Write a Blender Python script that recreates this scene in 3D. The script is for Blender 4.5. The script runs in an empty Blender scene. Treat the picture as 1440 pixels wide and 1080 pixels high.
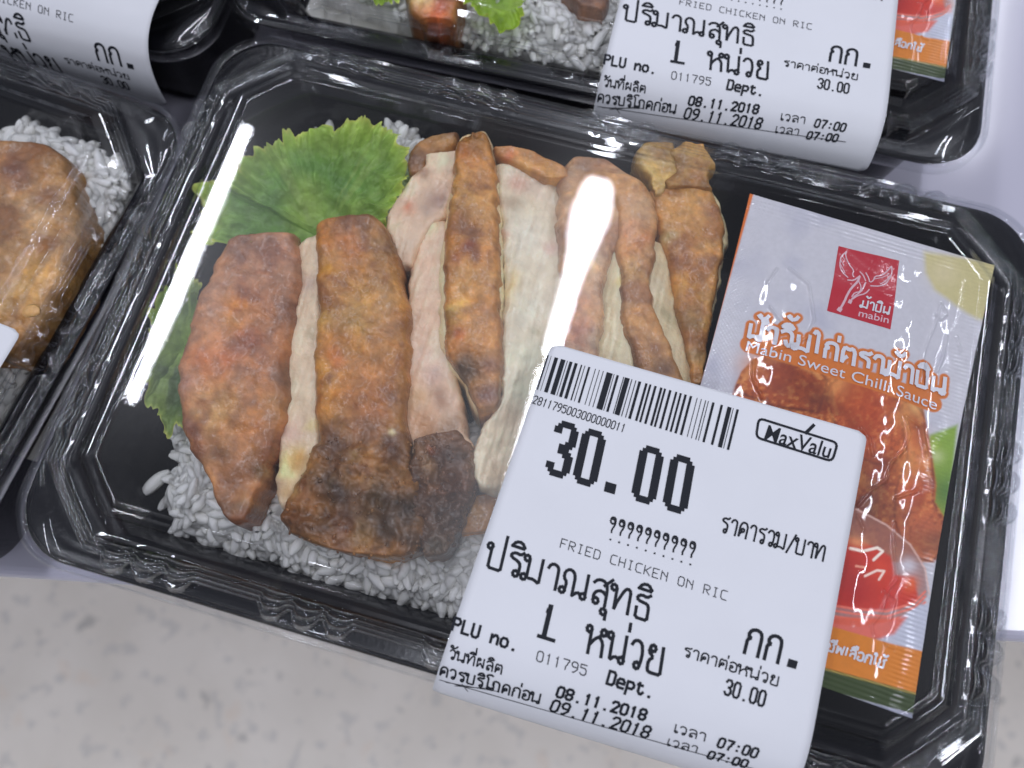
import bpy, math, random
import numpy as np
from mathutils import Matrix, Vector

# ------------------------------------------------------------------ units: all work in mm, built at 0.001
MM = 0.001
ZP = 48.0                                   # height of the lid top above the shelf, mm
FPX = 1050.0
RV = np.array([-0.271141004, 0.0400475108, 0.268588762])
TV = np.array([8.68480650, -4.54823769, 162.006616])

def rodr(r):
    a = np.linalg.norm(r); k = r / a
    K = np.array([[0, -k[2], k[1]], [k[2], 0, -k[0]], [-k[1], k[0], 0]])
    return np.eye(3) + math.sin(a) * K + (1 - math.cos(a)) * K @ K
RM = rodr(RV) @ np.diag([1., -1., -1.])
CP = -RM.T @ TV                              # camera position, mm, z from the lid top

# ------------------------------------------------------------------ camera
sc = bpy.context.scene
COL = sc.collection
cam = bpy.data.cameras.new('camera'); cam.sensor_width = 36.0; cam.lens = FPX / 1440 * 36
cam.clip_start = 0.01; cam.clip_end = 50
co = bpy.data.objects.new('camera', cam); COL.objects.link(co)
M4 = Matrix.Identity(4)
for i in range(3):
    M4[i][0] = RM[0][i]; M4[i][1] = -RM[1][i]; M4[i][2] = -RM[2][i]
M4[0][3], M4[1][3], M4[2][3] = CP[0] * MM, CP[1] * MM, (CP[2] + ZP) * MM
co.matrix_world = M4
cam.dof.use_dof = True; cam.dof.focus_distance = 0.166; cam.dof.aperture_fstop = 12.0
sc.camera = co

# ------------------------------------------------------------------ room light: even ambient, ceiling tubes and added outer tubes
w = bpy.data.worlds.new('World'); sc.world = w; w.use_nodes = True
w.node_tree.nodes['Background'].inputs[0].default_value = (0.76, 0.81, 1.0, 1)
w.node_tree.nodes['Background'].inputs[1].default_value = 0.14

def tube(x, y, z, lx, ly, watt, col=(0.88, 0.90, 1.0)):
    l = bpy.data.lights.new('ceiling_or_added_tube', 'AREA'); l.shape = 'RECTANGLE'; l.size = lx * MM; l.size_y = ly * MM
    l.energy = watt; l.color = col
    o = bpy.data.objects.new('ceiling_or_added_tube', l); COL.objects.link(o)
    o.location = (x * MM, y * MM, (z + ZP) * MM)
TUBE_W = 7.7
tube(-55, 330, 1500, 34, 1180, TUBE_W)
tube(-958, 500, 1500, 20, 740, TUBE_W * .7)
tube(1120, 330, 1500, 34, 1180, TUBE_W)
tube(-55, 1950, 1500, 34, 1180, TUBE_W * .6)
tube(-945, 1950, 1500, 34, 1180, TUBE_W * .6)
tube(880, 1950, 1500, 34, 1180, TUBE_W * .6)
tube(-500, -1500, 1500, 34, 1180, TUBE_W * .6)
tube(500, -1500, 1500, 34, 1180, TUBE_W * .6)
for tx, ty in ((-2200, 300), (2400, 300), (-2200, -1500), (2400, -1500), (-900, -3100), (900, -3100), (-900, 3500), (900, 3500)):  # outer tubes added out of view to put thin highlights on the lid ridges
    tube(tx, ty, 1500, 34, 1180, TUBE_W * .8)

sc.view_settings.view_transform = 'Standard'; sc.view_settings.look = 'None'
sc.view_settings.exposure = 0.14; sc.view_settings.gamma = 1.0
cy = sc.cycles
cy.max_bounces = 10; cy.transparent_max_bounces = 40; cy.glossy_bounces = 4; cy.diffuse_bounces = 3
cy.transmission_bounces = 4; cy.caustics_reflective = False; cy.caustics_refractive = False
cy.sample_clamp_indirect = 6.0
try:
    cy.use_denoising = True; cy.denoiser = 'OPENIMAGEDENOISE'
except Exception:
    pass

# ------------------------------------------------------------------ measuring helpers
def unp(px, z=0.0):
    """photo pixel -> (x, y) mm on the level z (mm below the lid top is negative)"""
    px = np.atleast_2d(np.asarray(px, float))
    d = np.c_[(px[:, 0] - 720) / FPX, (px[:, 1] - 540) / FPX, np.ones(len(px))] @ RM
    s = (z - CP[2]) / d[:, 2]
    return CP[:2] + d[:, :2] * s[:, None]
def proj(p):
    c = np.asarray(p, float) @ RM.T + TV
    return c[:, :2] / c[:, 2:] * FPX + np.array([720, 540])

rng = np.random.default_rng(7)
def _h(i, j, k, s):
    n = (i * 374761393 + j * 668265263 + k * 2147483647 + s * 1274126177) & 0xFFFFFFFF
    n = ((n ^ (n >> 13)) * 1274126177) & 0xFFFFFFFF
    return ((n ^ (n >> 16)) & 0xFFFF) / 32767.5 - 1.0
def vnoise(p, s=0):
    p = np.asarray(p, float); f = np.floor(p).astype(np.int64); t = p - f; t = t * t * (3 - 2 * t)
    r = 0
    for a in (0, 1):
        for b in (0, 1):
            for c in (0, 1):
                wgt = (t[:, 0] if a else 1 - t[:, 0]) * (t[:, 1] if b else 1 - t[:, 1]) * (t[:, 2] if c else 1 - t[:, 2])
                r = r + wgt * _h(f[:, 0] + a, f[:, 1] + b, f[:, 2] + c, s)
    return r
def fbm(p, scale, octv=3, s=0):
    p = np.asarray(p, float)
    if p.shape[1] == 2: p = np.c_[p, np.zeros(len(p))]
    r = 0; a = 1.0
    for o in range(octv):
        r = r + a * vnoise(p / scale + 17.3 * o, s + o * 31); a *= 0.5; scale *= 0.5
    return r / 1.75
def sdf_poly(P, poly):
    """signed distance (negative inside)"""
    V = np.asarray(poly, float); n = len(V); d = np.full(len(P), 1e18); sgn = np.ones(len(P))
    for i in range(n):
        a = V[i]; b = V[i - 1]; e = b - a; wv = P - a
        t = np.clip((wv @ e) / (e @ e + 1e-12), 0, 1)
        q = wv - t[:, None] * e; d = np.minimum(d, (q ** 2).sum(1))
        c1 = P[:, 1] >= a[1]; c2 = P[:, 1] < b[1]; c3 = e[0] * wv[:, 1] > e[1] * wv[:, 0]
        sgn = np.where((c1 & c2 & c3) | (~c1 & ~c2 & ~c3), -sgn, sgn)
    return sgn * np.sqrt(d)
def d_line(P, pts):
    V = np.asarray(pts, float); d = np.full(len(P), 1e18)
    for a, b in zip(V[:-1], V[1:]):
        e = b - a; wv = P - a; t = np.clip((wv @ e) / (e @ e + 1e-12), 0, 1)
        d = np.minimum(d, ((wv - t[:, None] * e) ** 2).sum(1))
    return np.sqrt(d)
def lin(c):
    c = np.asarray(c, float) / 255.0
    return np.where(c <= 0.04045, c / 12.92, ((c + 0.055) / 1.055) ** 2.4)
def sst(x, a, b):
    t = np.clip((x - a) / (b - a), 0, 1); return t * t * (3 - 2 * t)
def mixc(col, c, m):
    return col * (1 - m[:, None]) + np.asarray(c)[None, :] * m[:, None]

# ------------------------------------------------------------------ mesh / object helpers
def mesh(name, V, F, mat=None, col=None, smooth=True):
    V = np.asarray(V, float) * MM
    me = bpy.data.meshes.new(name)
    if isinstance(F, np.ndarray):
        n, k = F.shape
        me.vertices.add(len(V)); me.vertices.foreach_set('co', V.ravel())
        me.loops.add(n * k); me.loops.foreach_set('vertex_index', F.ravel().astype(np.int32))
        me.polygons.add(n); me.polygons.foreach_set('loop_start', (np.arange(n) * k).astype(np.int32))
        me.update(calc_edges=True)
    else:
        me.from_pydata(V.tolist(), [], F)
    me.validate(verbose=False)
    if smooth: me.polygons.foreach_set('use_smooth', np.ones(len(me.polygons), bool))
    if col is not None and len(me.vertices) == len(col):
        a = me.color_attributes.new('Col', 'FLOAT_COLOR', 'POINT')
        a.data.foreach_set('color', np.c_[col, np.ones(len(col))].astype(np.float32).ravel())
    if mat: me.materials.append(mat)
    me.update()
    return me
def obj(name, me, parent=None, label=None, cat=None, group=None, kind=None, loc=None):
    o = bpy.data.objects.new(name, me); COL.objects.link(o)
    if parent: o.parent = parent
    tag(o, label, cat, group, kind)
    if loc is not None: o.location = [c * MM for c in loc]
    return o
def tag(o, label=None, cat=None, group=None, kind=None):
    for k, v in (('label', label), ('category', cat), ('group', group), ('kind', kind)):
        if v: o[k] = v
    return o
def copy_tree(o, parent=None):
    c = o.copy(); COL.objects.link(c)
    if parent: c.parent = parent
    for ch in list(o.children): copy_tree(ch, c)
    return c
def gridF(n, m, wrap_m=False, wrap_n=False):
    i, j = np.meshgrid(np.arange(n if wrap_n else n - 1), np.arange(m if wrap_m else m - 1), indexing='ij')
    i = i.ravel(); j = j.ravel(); i2 = (i + 1) % n; j2 = (j + 1) % m
    return np.c_[i * m + j, i * m + j2, i2 * m + j2, i2 * m + j]
def place(o, x, y, rot=0.0, z=0.0):
    o.location = (x * MM, y * MM, z * MM); o.rotation_euler = (0, 0, math.radians(rot)); return o

# ------------------------------------------------------------------ materials
def nodes(name):
    m = bpy.data.materials.new(name); m.use_nodes = True
    nt = m.node_tree; return m, nt, nt.nodes['Principled BSDF']
def pm(name, base, rough=0.4, spec=0.5, metal=0.0, coat=0.0, bump=None, var=None):
    m, nt, b = nodes(name)
    b.inputs['Base Color'].default_value = (*base, 1); b.inputs['Roughness'].default_value = rough
    b.inputs['Specular IOR Level'].default_value = spec; b.inputs['Metallic'].default_value = metal
    b.inputs['Coat Weight'].default_value = coat; b.inputs['Coat Roughness'].default_value = 0.08
    tc = nt.nodes.new('ShaderNodeTexCoord')
    if bump:
        n = nt.nodes.new('ShaderNodeTexNoise'); n.inputs['Scale'].default_value = bump[0]; n.inputs['Detail'].default_value = 4
        nt.links.new(tc.outputs['Object'], n.inputs['Vector'])
        bp = nt.nodes.new('ShaderNodeBump'); bp.inputs['Strength'].default_value = bump[1]; bp.inputs['Distance'].default_value = bump[2]
        nt.links.new(n.outputs['Fac'], bp.inputs['Height']); nt.links.new(bp.outputs['Normal'], b.inputs['Normal'])
    if var:
        n2 = nt.nodes.new('ShaderNodeTexNoise'); n2.inputs['Scale'].default_value = var[0]; n2.inputs['Detail'].default_value = 5
        nt.links.new(tc.outputs['Object'], n2.inputs['Vector'])
        r = nt.nodes.new('ShaderNodeValToRGB')
        r.color_ramp.elements[0].position = 0.35; r.color_ramp.elements[1].position = 0.65
        r.color_ramp.elements[0].color = (*[c * (1 - var[1]) for c in base], 1)
        r.color_ramp.elements[1].color = (*[min(1, c * (1 + var[1])) for c in base], 1)
        nt.links.new(n2.outputs['Fac'], r.inputs['Fac']); nt.links.new(r.outputs['Color'], b.inputs['Base Color'])
    return m
def vm(name, rough=0.45, sss=0.0, sss_r=(1.2, 0.5, 0.25), coat=0.0, bump=None, metal=0.0, spec=0.5, transl=0.0, nvar=None, rvar=None):
    """material that takes its colour from the colour layer of the mesh"""
    m, nt, b = nodes(name)
    a = nt.nodes.new('ShaderNodeAttribute'); a.attribute_name = 'Col'
    src = a.outputs['Color']; tc = nt.nodes.new('ShaderNodeTexCoord')
    if nvar:
        n = nt.nodes.new('ShaderNodeTexNoise'); n.inputs['Scale'].default_value = nvar[0]; n.inputs['Detail'].default_value = 6
        nt.links.new(tc.outputs['Object'], n.inputs['Vector'])
        mr = nt.nodes.new('ShaderNodeMapRange'); mr.inputs['From Min'].default_value = .3; mr.inputs['From Max'].default_value = .7
        mr.inputs['To Min'].default_value = 1 - nvar[1]; mr.inputs['To Max'].default_value = 1 + nvar[1]
        nt.links.new(n.outputs['Fac'], mr.inputs['Value'])
        vmn = nt.nodes.new('ShaderNodeVectorMath'); vmn.operation = 'SCALE'
        nt.links.new(src, vmn.inputs[0]); nt.links.new(mr.outputs['Result'], vmn.inputs['Scale']); src = vmn.outputs['Vector']
    nt.links.new(src, b.inputs['Base Color'])
    b.inputs['Roughness'].default_value = rough; b.inputs['Metallic'].default_value = metal
    b.inputs['Specular IOR Level'].default_value = spec
    b.inputs['Coat Weight'].default_value = coat; b.inputs['Coat Roughness'].default_value = 0.15
    if sss > 0:
        b.inputs['Subsurface Weight'].default_value = sss; b.inputs['Subsurface Radius'].default_value = sss_r
        b.inputs['Subsurface Scale'].default_value = 0.0012
    if rvar:
        n = nt.nodes.new('ShaderNodeTexNoise'); n.inputs['Scale'].default_value = rvar[0]; n.inputs['Detail'].default_value = 3
        nt.links.new(tc.outputs['Object'], n.inputs['Vector'])
        mr = nt.nodes.new('ShaderNodeMapRange'); mr.inputs['From Min'].default_value = .35; mr.inputs['From Max'].default_value = .65
        mr.inputs['To Min'].default_value = rvar[1]; mr.inputs['To Max'].default_value = rvar[2]
        nt.links.new(n.outputs['Fac'], mr.inputs['Value']); nt.links.new(mr.outputs['Result'], b.inputs['Roughness'])
    if bump:
        n = nt.nodes.new('ShaderNodeTexNoise'); n.inputs['Scale'].default_value = bump[0]; n.inputs['Detail'].default_value = 6
        nt.links.new(tc.outputs['Object'], n.inputs['Vector'])
        bp = nt.nodes.new('ShaderNodeBump'); bp.inputs['Strength'].default_value = bump[1]; bp.inputs['Distance'].default_value = bump[2]
        nt.links.new(n.outputs['Fac'], bp.inputs['Height']); nt.links.new(bp.outputs['Normal'], b.inputs['Normal'])
    if transl > 0:
        tr = nt.nodes.new('ShaderNodeBsdfTranslucent'); nt.links.new(src, tr.inputs['Color'])
        mx = nt.nodes.new('ShaderNodeMixShader'); mx.inputs[0].default_value = transl
        nt.links.new(b.outputs[0], mx.inputs[1]); nt.links.new(tr.outputs[0], mx.inputs[2])
        nt.links.new(mx.outputs[0], nt.nodes['Material Output'].inputs['Surface'])
    return m

def clear_plastic(name):
    m, nt, b = nodes(name); nt.nodes.remove(b)
    N = nt.nodes.new; L = nt.links.new
    geo = N('ShaderNodeNewGeometry'); tc = N('ShaderNodeTexCoord')
    n1 = N('ShaderNodeTexNoise'); n1.inputs['Scale'].default_value = 2600; n1.inputs['Detail'].default_value = 3
    L(tc.outputs['Object'], n1.inputs['Vector'])
    bp = N('ShaderNodeBump'); bp.inputs['Strength'].default_value = 0.012; bp.inputs['Distance'].default_value = 0.0001
    L(n1.outputs['Fac'], bp.inputs['Height'])
    dt = N('ShaderNodeVectorMath'); dt.operation = 'DOT_PRODUCT'
    L(geo.outputs['Incoming'], dt.inputs[0]); L(geo.outputs['Normal'], dt.inputs[1])
    ab = N('ShaderNodeMath'); ab.operation = 'ABSOLUTE'; L(dt.outputs['Value'], ab.inputs[0])
    om = N('ShaderNodeMath'); om.operation = 'SUBTRACT'; om.inputs[0].default_value = 1.0; L(ab.outputs[0], om.inputs[1])
    pw = N('ShaderNodeMath'); pw.operation = 'POWER'; pw.inputs[1].default_value = 4.0; L(om.outputs[0], pw.inputs[0])
    ma = N('ShaderNodeMath'); ma.operation = 'MULTIPLY_ADD'; ma.inputs[1].default_value = 0.38; ma.inputs[2].default_value = 0.05; L(pw.outputs[0], ma.inputs[0])
    g1 = N('ShaderNodeBsdfGlossy'); g1.inputs['Roughness'].default_value = 0.02; L(bp.outputs['Normal'], g1.inputs['Normal'])
    g2 = N('ShaderNodeBsdfGlossy'); g2.inputs['Roughness'].default_value = 0.24; L(bp.outputs['Normal'], g2.inputs['Normal'])
    mg = N('ShaderNodeMixShader'); mg.inputs[0].default_value = 0.22; L(g1.outputs[0], mg.inputs[1]); L(g2.outputs[0], mg.inputs[2])
    tr = N('ShaderNodeBsdfTransparent'); tr.inputs['Color'].default_value = (0.975, 0.98, 0.985, 1)
    mx = N('ShaderNodeMixShader'); L(ma.outputs[0], mx.inputs[0]); L(tr.outputs[0], mx.inputs[1]); L(mg.outputs[0], mx.inputs[2])
    L(mx.outputs[0], nt.nodes['Material Output'].inputs['Surface'])
    return m

M_LID = clear_plastic('clear_lid_plastic')
M_BLACK = pm('black_tray_plastic', (0.005, 0.005, 0.007), rough=0.2, spec=0.35, bump=(900, .15, .0003))
M_PAPER = pm('thermal_label_paper', (0.69, 0.70, 0.735), rough=0.5, spec=0.25, bump=(700, .08, .0002), var=(60, .015))
M_INK = pm('thermal_print', (0.012, 0.014, 0.02), rough=0.6, spec=0.2)
M_FOIL = vm('printed_sachet_film', rough=0.42, coat=0.8, bump=(420, .12, .0005), nvar=(900, .04))
M_FOIL.node_tree.nodes['Principled BSDF'].inputs['Coat Roughness'].default_value = 0.04
M_FOIL.node_tree.nodes['Principled BSDF'].inputs['Specular IOR Level'].default_value = 0.25
M_FILMINK_W = pm('white_film_print', (0.78, 0.76, 0.80), rough=0.3, coat=0.5)
M_FILMINK_O = pm('orange_film_print', (0.55, 0.16, 0.035), rough=0.3, coat=0.5)
M_FILMINK_R = pm('red_film_print', (0.56, 0.012, 0.03), rough=0.3, coat=0.5)
M_FILMINK_P = pm('pink_film_print', (0.80, 0.50, 0.55), rough=0.3, coat=0.5)
M_SKIN = vm('fried_chicken_skin', rough=0.4, sss=0.15, spec=0.5, nvar=(420, .2), bump=(700, .6, .0007), rvar=(200, .22, .5), coat=.2)
M_MEAT = vm('white_chicken_meat', rough=0.42, sss=0.35, sss_r=(1.5, 1.0, 0.8), nvar=(350, .08), bump=(500, .6, .0008), rvar=(260, .25, .55), coat=.2)
M_RICE = vm('cooked_rice', rough=0.45, sss=0.7, sss_r=(1, 1, 1), bump=(1500, .15, .0003))
M_RICE.node_tree.nodes['Principled BSDF'].inputs['Subsurface Scale'].default_value = 0.003
M_LEAF = vm('lettuce_leaf', rough=0.3, transl=0.4, nvar=(260, .22), bump=(600, .8, .0009))
M_SHELF = pm('white_enamel_shelf', (0.50, 0.49, 0.58), rough=0.12, spec=0.5, var=(3, .03))

def floor_mat():
    m, nt, b = nodes('concrete_floor')
    N = nt.nodes.new; L = nt.links.new
    tc = N('ShaderNodeTexCoord')
    def noise(s, d=4, off=0):
        mp = N('ShaderNodeMapping'); mp.inputs['Location'].default_value = (off, off * 2, 0); L(tc.outputs['Object'], mp.inputs['Vector'])
        n = N('ShaderNodeTexNoise'); n.inputs['Scale'].default_value = s; n.inputs['Detail'].default_value = d; L(mp.outputs[0], n.inputs['Vector']); return n
    def ramp(src, a, b_, ca, cb):
        r = N('ShaderNodeValToRGB'); r.color_ramp.elements[0].position = a; r.color_ramp.elements[1].position = b_
        r.color_ramp.elements[0].color = (*ca, 1); r.color_ramp.elements[1].color = (*cb, 1); L(src, r.inputs['Fac']); return r
    base = ramp(noise(14, 8).outputs['Fac'], .3, .7, (0.82, 0.76, 0.67), (0.92, 0.86, 0.77))
    g = ramp(noise(60, 3, 3.3).outputs['Fac'], .56, .66, (0, 0, 0), (1, 1, 1))
    s = ramp(noise(38, 2, 7.7).outputs['Fac'], .66, .72, (0, 0, 0), (1, 1, 1))
    br = ramp(noise(25, 2, 12.7).outputs['Fac'], .62, .74, (0, 0, 0), (1, 1, 1))
    def mix(fac, k, a, colr):
        mu = N('ShaderNodeMath'); mu.operation = 'MULTIPLY'; mu.inputs[1].default_value = k; L(fac, mu.inputs[0])
        x = N('ShaderNodeMix'); x.data_type = 'RGBA'; L(mu.outputs[0], x.inputs['Factor']); L(a, x.inputs[6]); x.inputs[7].default_value = (*colr, 1); return x.outputs[2]
    c = mix(g.outputs['Color'], .5, base.outputs['Color'], (0.58, 0.56, 0.53))
    c = mix(br.outputs['Color'], .4, c, (0.86, 0.68, 0.52))
    c = mix(s.outputs['Color'], .5, c, (0.34, 0.33, 0.31))
    L(c, b.inputs['Base Color']); b.inputs['Roughness'].default_value = 0.55
    return m

# ------------------------------------------------------------------ the setting
def slab_box(name, x0, x1, y0, y1, z0, z1, mat, kind=None, rot=0, loc=(0, 0, 0), **kw):
    V = [(x0, y0, z0), (x1, y0, z0), (x1, y1, z0), (x0, y1, z0), (x0, y0, z1), (x1, y0, z1), (x1, y1, z1), (x0, y1, z1)]
    F = [(0, 3, 2, 1), (4, 5, 6, 7), (0, 1, 5, 4), (1, 2, 6, 5), (2, 3, 7, 6), (3, 0, 4, 7)]
    o = obj(name, mesh(name, V, F, mat, smooth=False), kind=kind, **kw)
    o.location = [c * MM for c in loc]; o.rotation_euler = (0, 0, math.radians(rot)); return o
slab_box('floor', -3000, 3000, -3000, 3000, -20, 0, floor_mat(), 'structure', loc=(0, 0, -520))
sh = slab_box('display_shelf', -900, 900, 0, 700, -28, 0, M_SHELF, rot=12, loc=(0, -54, -7),
              label='glossy white shelf edge that all the meal trays stand on', cat='shelf')
bv = sh.modifiers.new('edge', 'BEVEL'); bv.width = 0.003; bv.segments = 4

# ------------------------------------------------------------------ clear lid and black tray
def loop_rr(hx, hy, r, ns, nc, cut=None, rnd=0.0):
    """closed loop, counter-clockwise; corner = arc radius r or straight cut"""
    c = r if cut is None else cut
    pts = []
    corners = [((hx, -hy + c), (hx, hy - c), 'R'), ((hx - c, hy), (-hx + c, hy), 'T'), ((-hx, hy - c), (-hx, -hy + c), 'L'), ((-hx + c, -hy), (hx - c, -hy), 'B')]
    cen = [(hx - c, hy - c, 0), (-hx + c, hy - c, 90), (-hx + c, -hy + c, 180), (hx - c, -hy + c, 270)]
    side = []
    for k in range(4):
        a, b, s = corners[k]
        n = ns[0] if s in 'RL' else ns[1]
        for i in range(n):
            t = i / n
            pts.append((a[0] + (b[0] - a[0]) * t, a[1] + (b[1] - a[1]) * t)); side.append(s)
        cx, cy_, a0 = cen[k]
        for i in range(nc):
            t = i / nc
            ang = math.radians(a0 + 90 * t)
            arc = (cx + c * math.cos(ang), cy_ + c * math.sin(ang))
            if cut is None: pts.append(arc)
            else:
                p0 = (cx + c * math.cos(math.radians(a0)), cy_ + c * math.sin(math.radians(a0)))
                p1 = (cx + c * math.cos(math.radians(a0 + 90)), cy_ + c * math.sin(math.radians(a0 + 90)))
                q = (p0[0] + (p1[0] - p0[0]) * t, p0[1] + (p1[1] - p0[1]) * t)
                pts.append((q[0] * (1 - rnd) + arc[0] * rnd, q[1] * (1 - rnd) + arc[1] * rnd))
            side.append('C')
    return np.array(pts), side
NS, NC = (110, 200), 16
BX = [-70, -35, 0, 35, 70]; BY = [-34, 1.5, 35]
def bumpf(P, side):
    f = np.zeros(len(P))
    for i, s in enumerate(side):
        if s == 'C': continue
        u = P[i, 1] if s in 'RL' else P[i, 0]
        cs = BY if s in 'RL' else BX; pitch = 6.6 if s in 'RL' else 7.1
        for c in cs:
            for k in (-1, 0, 1):
                d = abs(u - c - k * pitch)
                if d < 2.7: f[i] = max(f[i], math.sqrt(max(0, 1 - (d / 2.7) ** 2)))
    return f
# (half x, half y, corner, z rel. plateau, bump outward, bump z)
RINGS = [
    (105.6, 70.1, ('r', 15), -12.0, 0, 0), (105.5, 70.0, ('r', 15), -8.6, 0, 0), (105.1, 69.6, ('r', 14.7), -8.0, 0, 0),
    (103.9, 68.4, ('r', 14), -7.8, 0, 0), (103.4, 67.9, ('r', 13.6), -8.5, 0, 0), (102.8, 67.3, ('r', 13.2), -7.9, 0, 0),
    (102.0, 66.5, ('c', 17), -7.9, 0.2, 0), (100.4, 64.9, ('c', 16.3), -7.8, 2.2, 0), (100.1, 64.6, ('c', 16), -6.4, 2.8, .1),
    (99.9, 64.4, ('c', 15.6), -4.8, 2.9, .4), (99.4, 63.9, ('c', 15.2), -3.7, 2.5, .9), (99.0, 63.5, ('c', 14.9), -4.4, 2.0, 1.2),
    (98.5, 63.0, ('c', 14.6), -3.6, 1.5, 1.5), (98.1, 62.6, ('c', 14.3), -4.2, 1.2, 1.5), (97.6, 62.1, ('c', 14), -3.4, .8, 1.2), (97.2, 61.7, ('c', 13.8), -3.9, .5, .8),
    (96.6, 61.1, ('c', 13.4), -3.1, .2, .4), (96.1, 60.6, ('c', 13.2), -3.7, 0, .1), (95.4, 59.8, ('c', 13), -3.9, 0, 0), (93.4, 58.1, ('c', 12), -3.7, 0, 0),
    (91.6, 56.7, ('c', 10.8), -2.4, 0, 0), (90.7, 56.0, ('c', 10), -0.5, 0, 0), (90.2, 55.5, ('c', 9.6), -0.02, 0, 0),
    (89.6, 55.0, ('c', 9.4), 0.05, 0, 0), (89.0, 54.5, ('c', 9.2), -0.12, 0, 0), (88.3, 53.9, ('c', 8.8), -0.10, 0, 0), (87.9, 53.5, ('c', 8.6), 0.02, 0, 0), (87.4, 53.0, ('c', 8.3), -0.18, 0, 0),
    (86.6, 52.2, ('c', 8), -0.18, 0, 0), (84.5, 50.2, ('c', 7.5), -0.18, 0, 0), (80, 46.0, ('c', 6.8), -0.18, 0, 0)]
def crisp(rings, eps=.13):
    out = []
    for i, r in enumerate(rings):
        def between(a, b, t):
            k = 'c' if 'c' in (a[2][0], b[2][0]) else 'r'
            if a[2][0] != b[2][0]: return None
            return (a[0] + (b[0] - a[0]) * t, a[1] + (b[1] - a[1]) * t, (k, a[2][1] + (b[2][1] - a[2][1]) * t), a[3] + (b[3] - a[3]) * t, a[4] + (b[4] - a[4]) * t, a[5] + (b[5] - a[5]) * t)
        if 0 < i < len(rings) - 1:
            for nb, first in ((rings[i - 1], True), (rings[i + 1], False)):
                l = math.hypot(nb[0] - r[0], nb[3] - r[3]); q = between(r, nb, min(.4, eps / (l + 1e-6)))
                if first:
                    if q: out.append(q)
                    out.append(r)
                elif q: out.append(q)
        else: out.append(r)
    return out
def make_lid():
    loops = []
    for hx, hy, (k, c), z, bo, bz in crisp(RINGS):
        P, side = loop_rr(hx, hy, c, NS, NC, None if k == 'r' else c, rnd=.06)
        b = bumpf(P, side)
        nx = np.array([{'R': 1, 'L': -1}.get(s, 0) for s in side]); ny = np.array([{'T': 1, 'B': -1}.get(s, 0) for s in side])
        Q = np.c_[P[:, 0] + nx * b * bo, P[:, 1] + ny * b * bo, np.full(len(P), z) + b * bz]
        loops.append(Q)
    n = len(loops[0])
    # inner plateau: shrink the last loop towards the centre
    last = loops[-1]
    for t in np.linspace(0, 1, 24)[1:]:
        s = 1 - t * 0.985
        q = last.copy(); q[:, 0] *= s; q[:, 1] *= s; q[:, 2] = -0.18 + 0.03 * t
        loops.append(q)
    V = np.concatenate(loops)
    wob = fbm(V[:, :2], 38, 2, 5)
    flat = sst(-np.maximum(np.abs(V[:, 0]) - 90, np.abs(V[:, 1]) - 55), 0, 8)
    V[:, 2] += wob * .03 - .17 * np.exp(-((V[:, 0] + 1) ** 2 + (V[:, 1] - 37) ** 2) / 160.0) + .016 * fbm(V[:, :2] * [1, .5], 7, 2, 19) * np.exp(-((V[:, 0] + 84) / 6.0) ** 2)
    rim = 1 - flat
    V[:, 0] += rim * .05 * vnoise(V / 30 + [0, 0, 3], 11); V[:, 1] += rim * .05 * vnoise(V / 30 + [0, 0, 9], 12)
    k = len(loops)
    F = gridF(k, n, wrap_m=True)
    cidx = len(V); V = np.r_[V, [[0, 0, -0.15]]]
    Fl = F.tolist() + [[(k - 1) * n + i, (k - 1) * n + (i + 1) % n, cidx] for i in range(n)]
    V[:, 2] += ZP
    me = mesh('lid_shell', V, Fl, M_LID)
    return me
TRING = [  # half x, half y, corner, z rel. plateau
    (103.0, 67.6, 'r', 13.5, -11.5), (103.9, 68.5, 'r', 14, -9.4), (103.5, 68.1, 'r', 13.7, -8.8), (102.6, 67.2, 'r', 13.3, -8.7), (101.5, 66.2, 'r', 12.8, -9.1),
    (100.4, 65.2, 'r', 12.4, -9.0), (99.0, 63.8, 'r', 12, -9.2), (97.6, 62.4, 'c', 15, -10.2), (97.0, 61.8, 'c', 14.8, -12.0), (95.5, 60.0, 'c', 14, -13.0), (94.6, 59.1, 'c', 13.8, -14.5),
    (91.5, 55.8, 'c', 13.0, -37.0), (89.5, 53.8, 'c', 12.6, -39.6), (86, 50.5, 'c', 12, -40.2), (70, 36, 'c', 9, -40.2), (30, 12, 'c', 5, -39.4), (2, 1, 'c', .4, -39.4)]
TOUT = [(103.0, 67.6, 'r', 13.5, -11.5), (102.4, 67.0, 'r', 13.3, -11.4), (98.5, 63.5, 'r', 12, -12.2), (96.2, 61.0, 'r', 12, -15), (94.5, 58.8, 'r', 12, -43.5), (93.0, 57.2, 'r', 12, -46.8), (90, 54, 'r', 12, -47.6), (60, 30, 'r', 8, -46.6), (3, 1.5, 'r', .8, -46.6)]
def make_tray():
    def shell(R):
        L = []
        for hx, hy, k, c, z in R:
            P, s = loop_rr(hx, hy, c, (30, 46), 12, None if k == 'r' else c, rnd=.15)
            L.append(np.c_[P, np.full(len(P), z)])
        V = np.concatenate(L); n = len(L[0]); F = gridF(len(L), n, wrap_m=True)
        return V, F, n
    V1, F1, n = shell(TRING); V2, F2, _ = shell(TOUT)
    cap1 = [[(len(TRING) - 1) * n + i for i in range(n)]]
    V = np.r_[V1, V2]; F = F1.tolist() + cap1 + (F2[:, ::-1] + len(V1)).tolist() + [[len(V1) + (len(TOUT) - 1) * n + i for i in range(n)][::-1]]
    V[:, 2] += ZP
    V[:, 2] += .12 * fbm(V[:, :2], 12, 2, 3) * (np.abs(V[:, 2] - ZP + 9.5) < 2)
    return mesh('tray_base', V, F, M_BLACK)
LIDMESH = make_lid(); TRAYMESH = make_tray()
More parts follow.
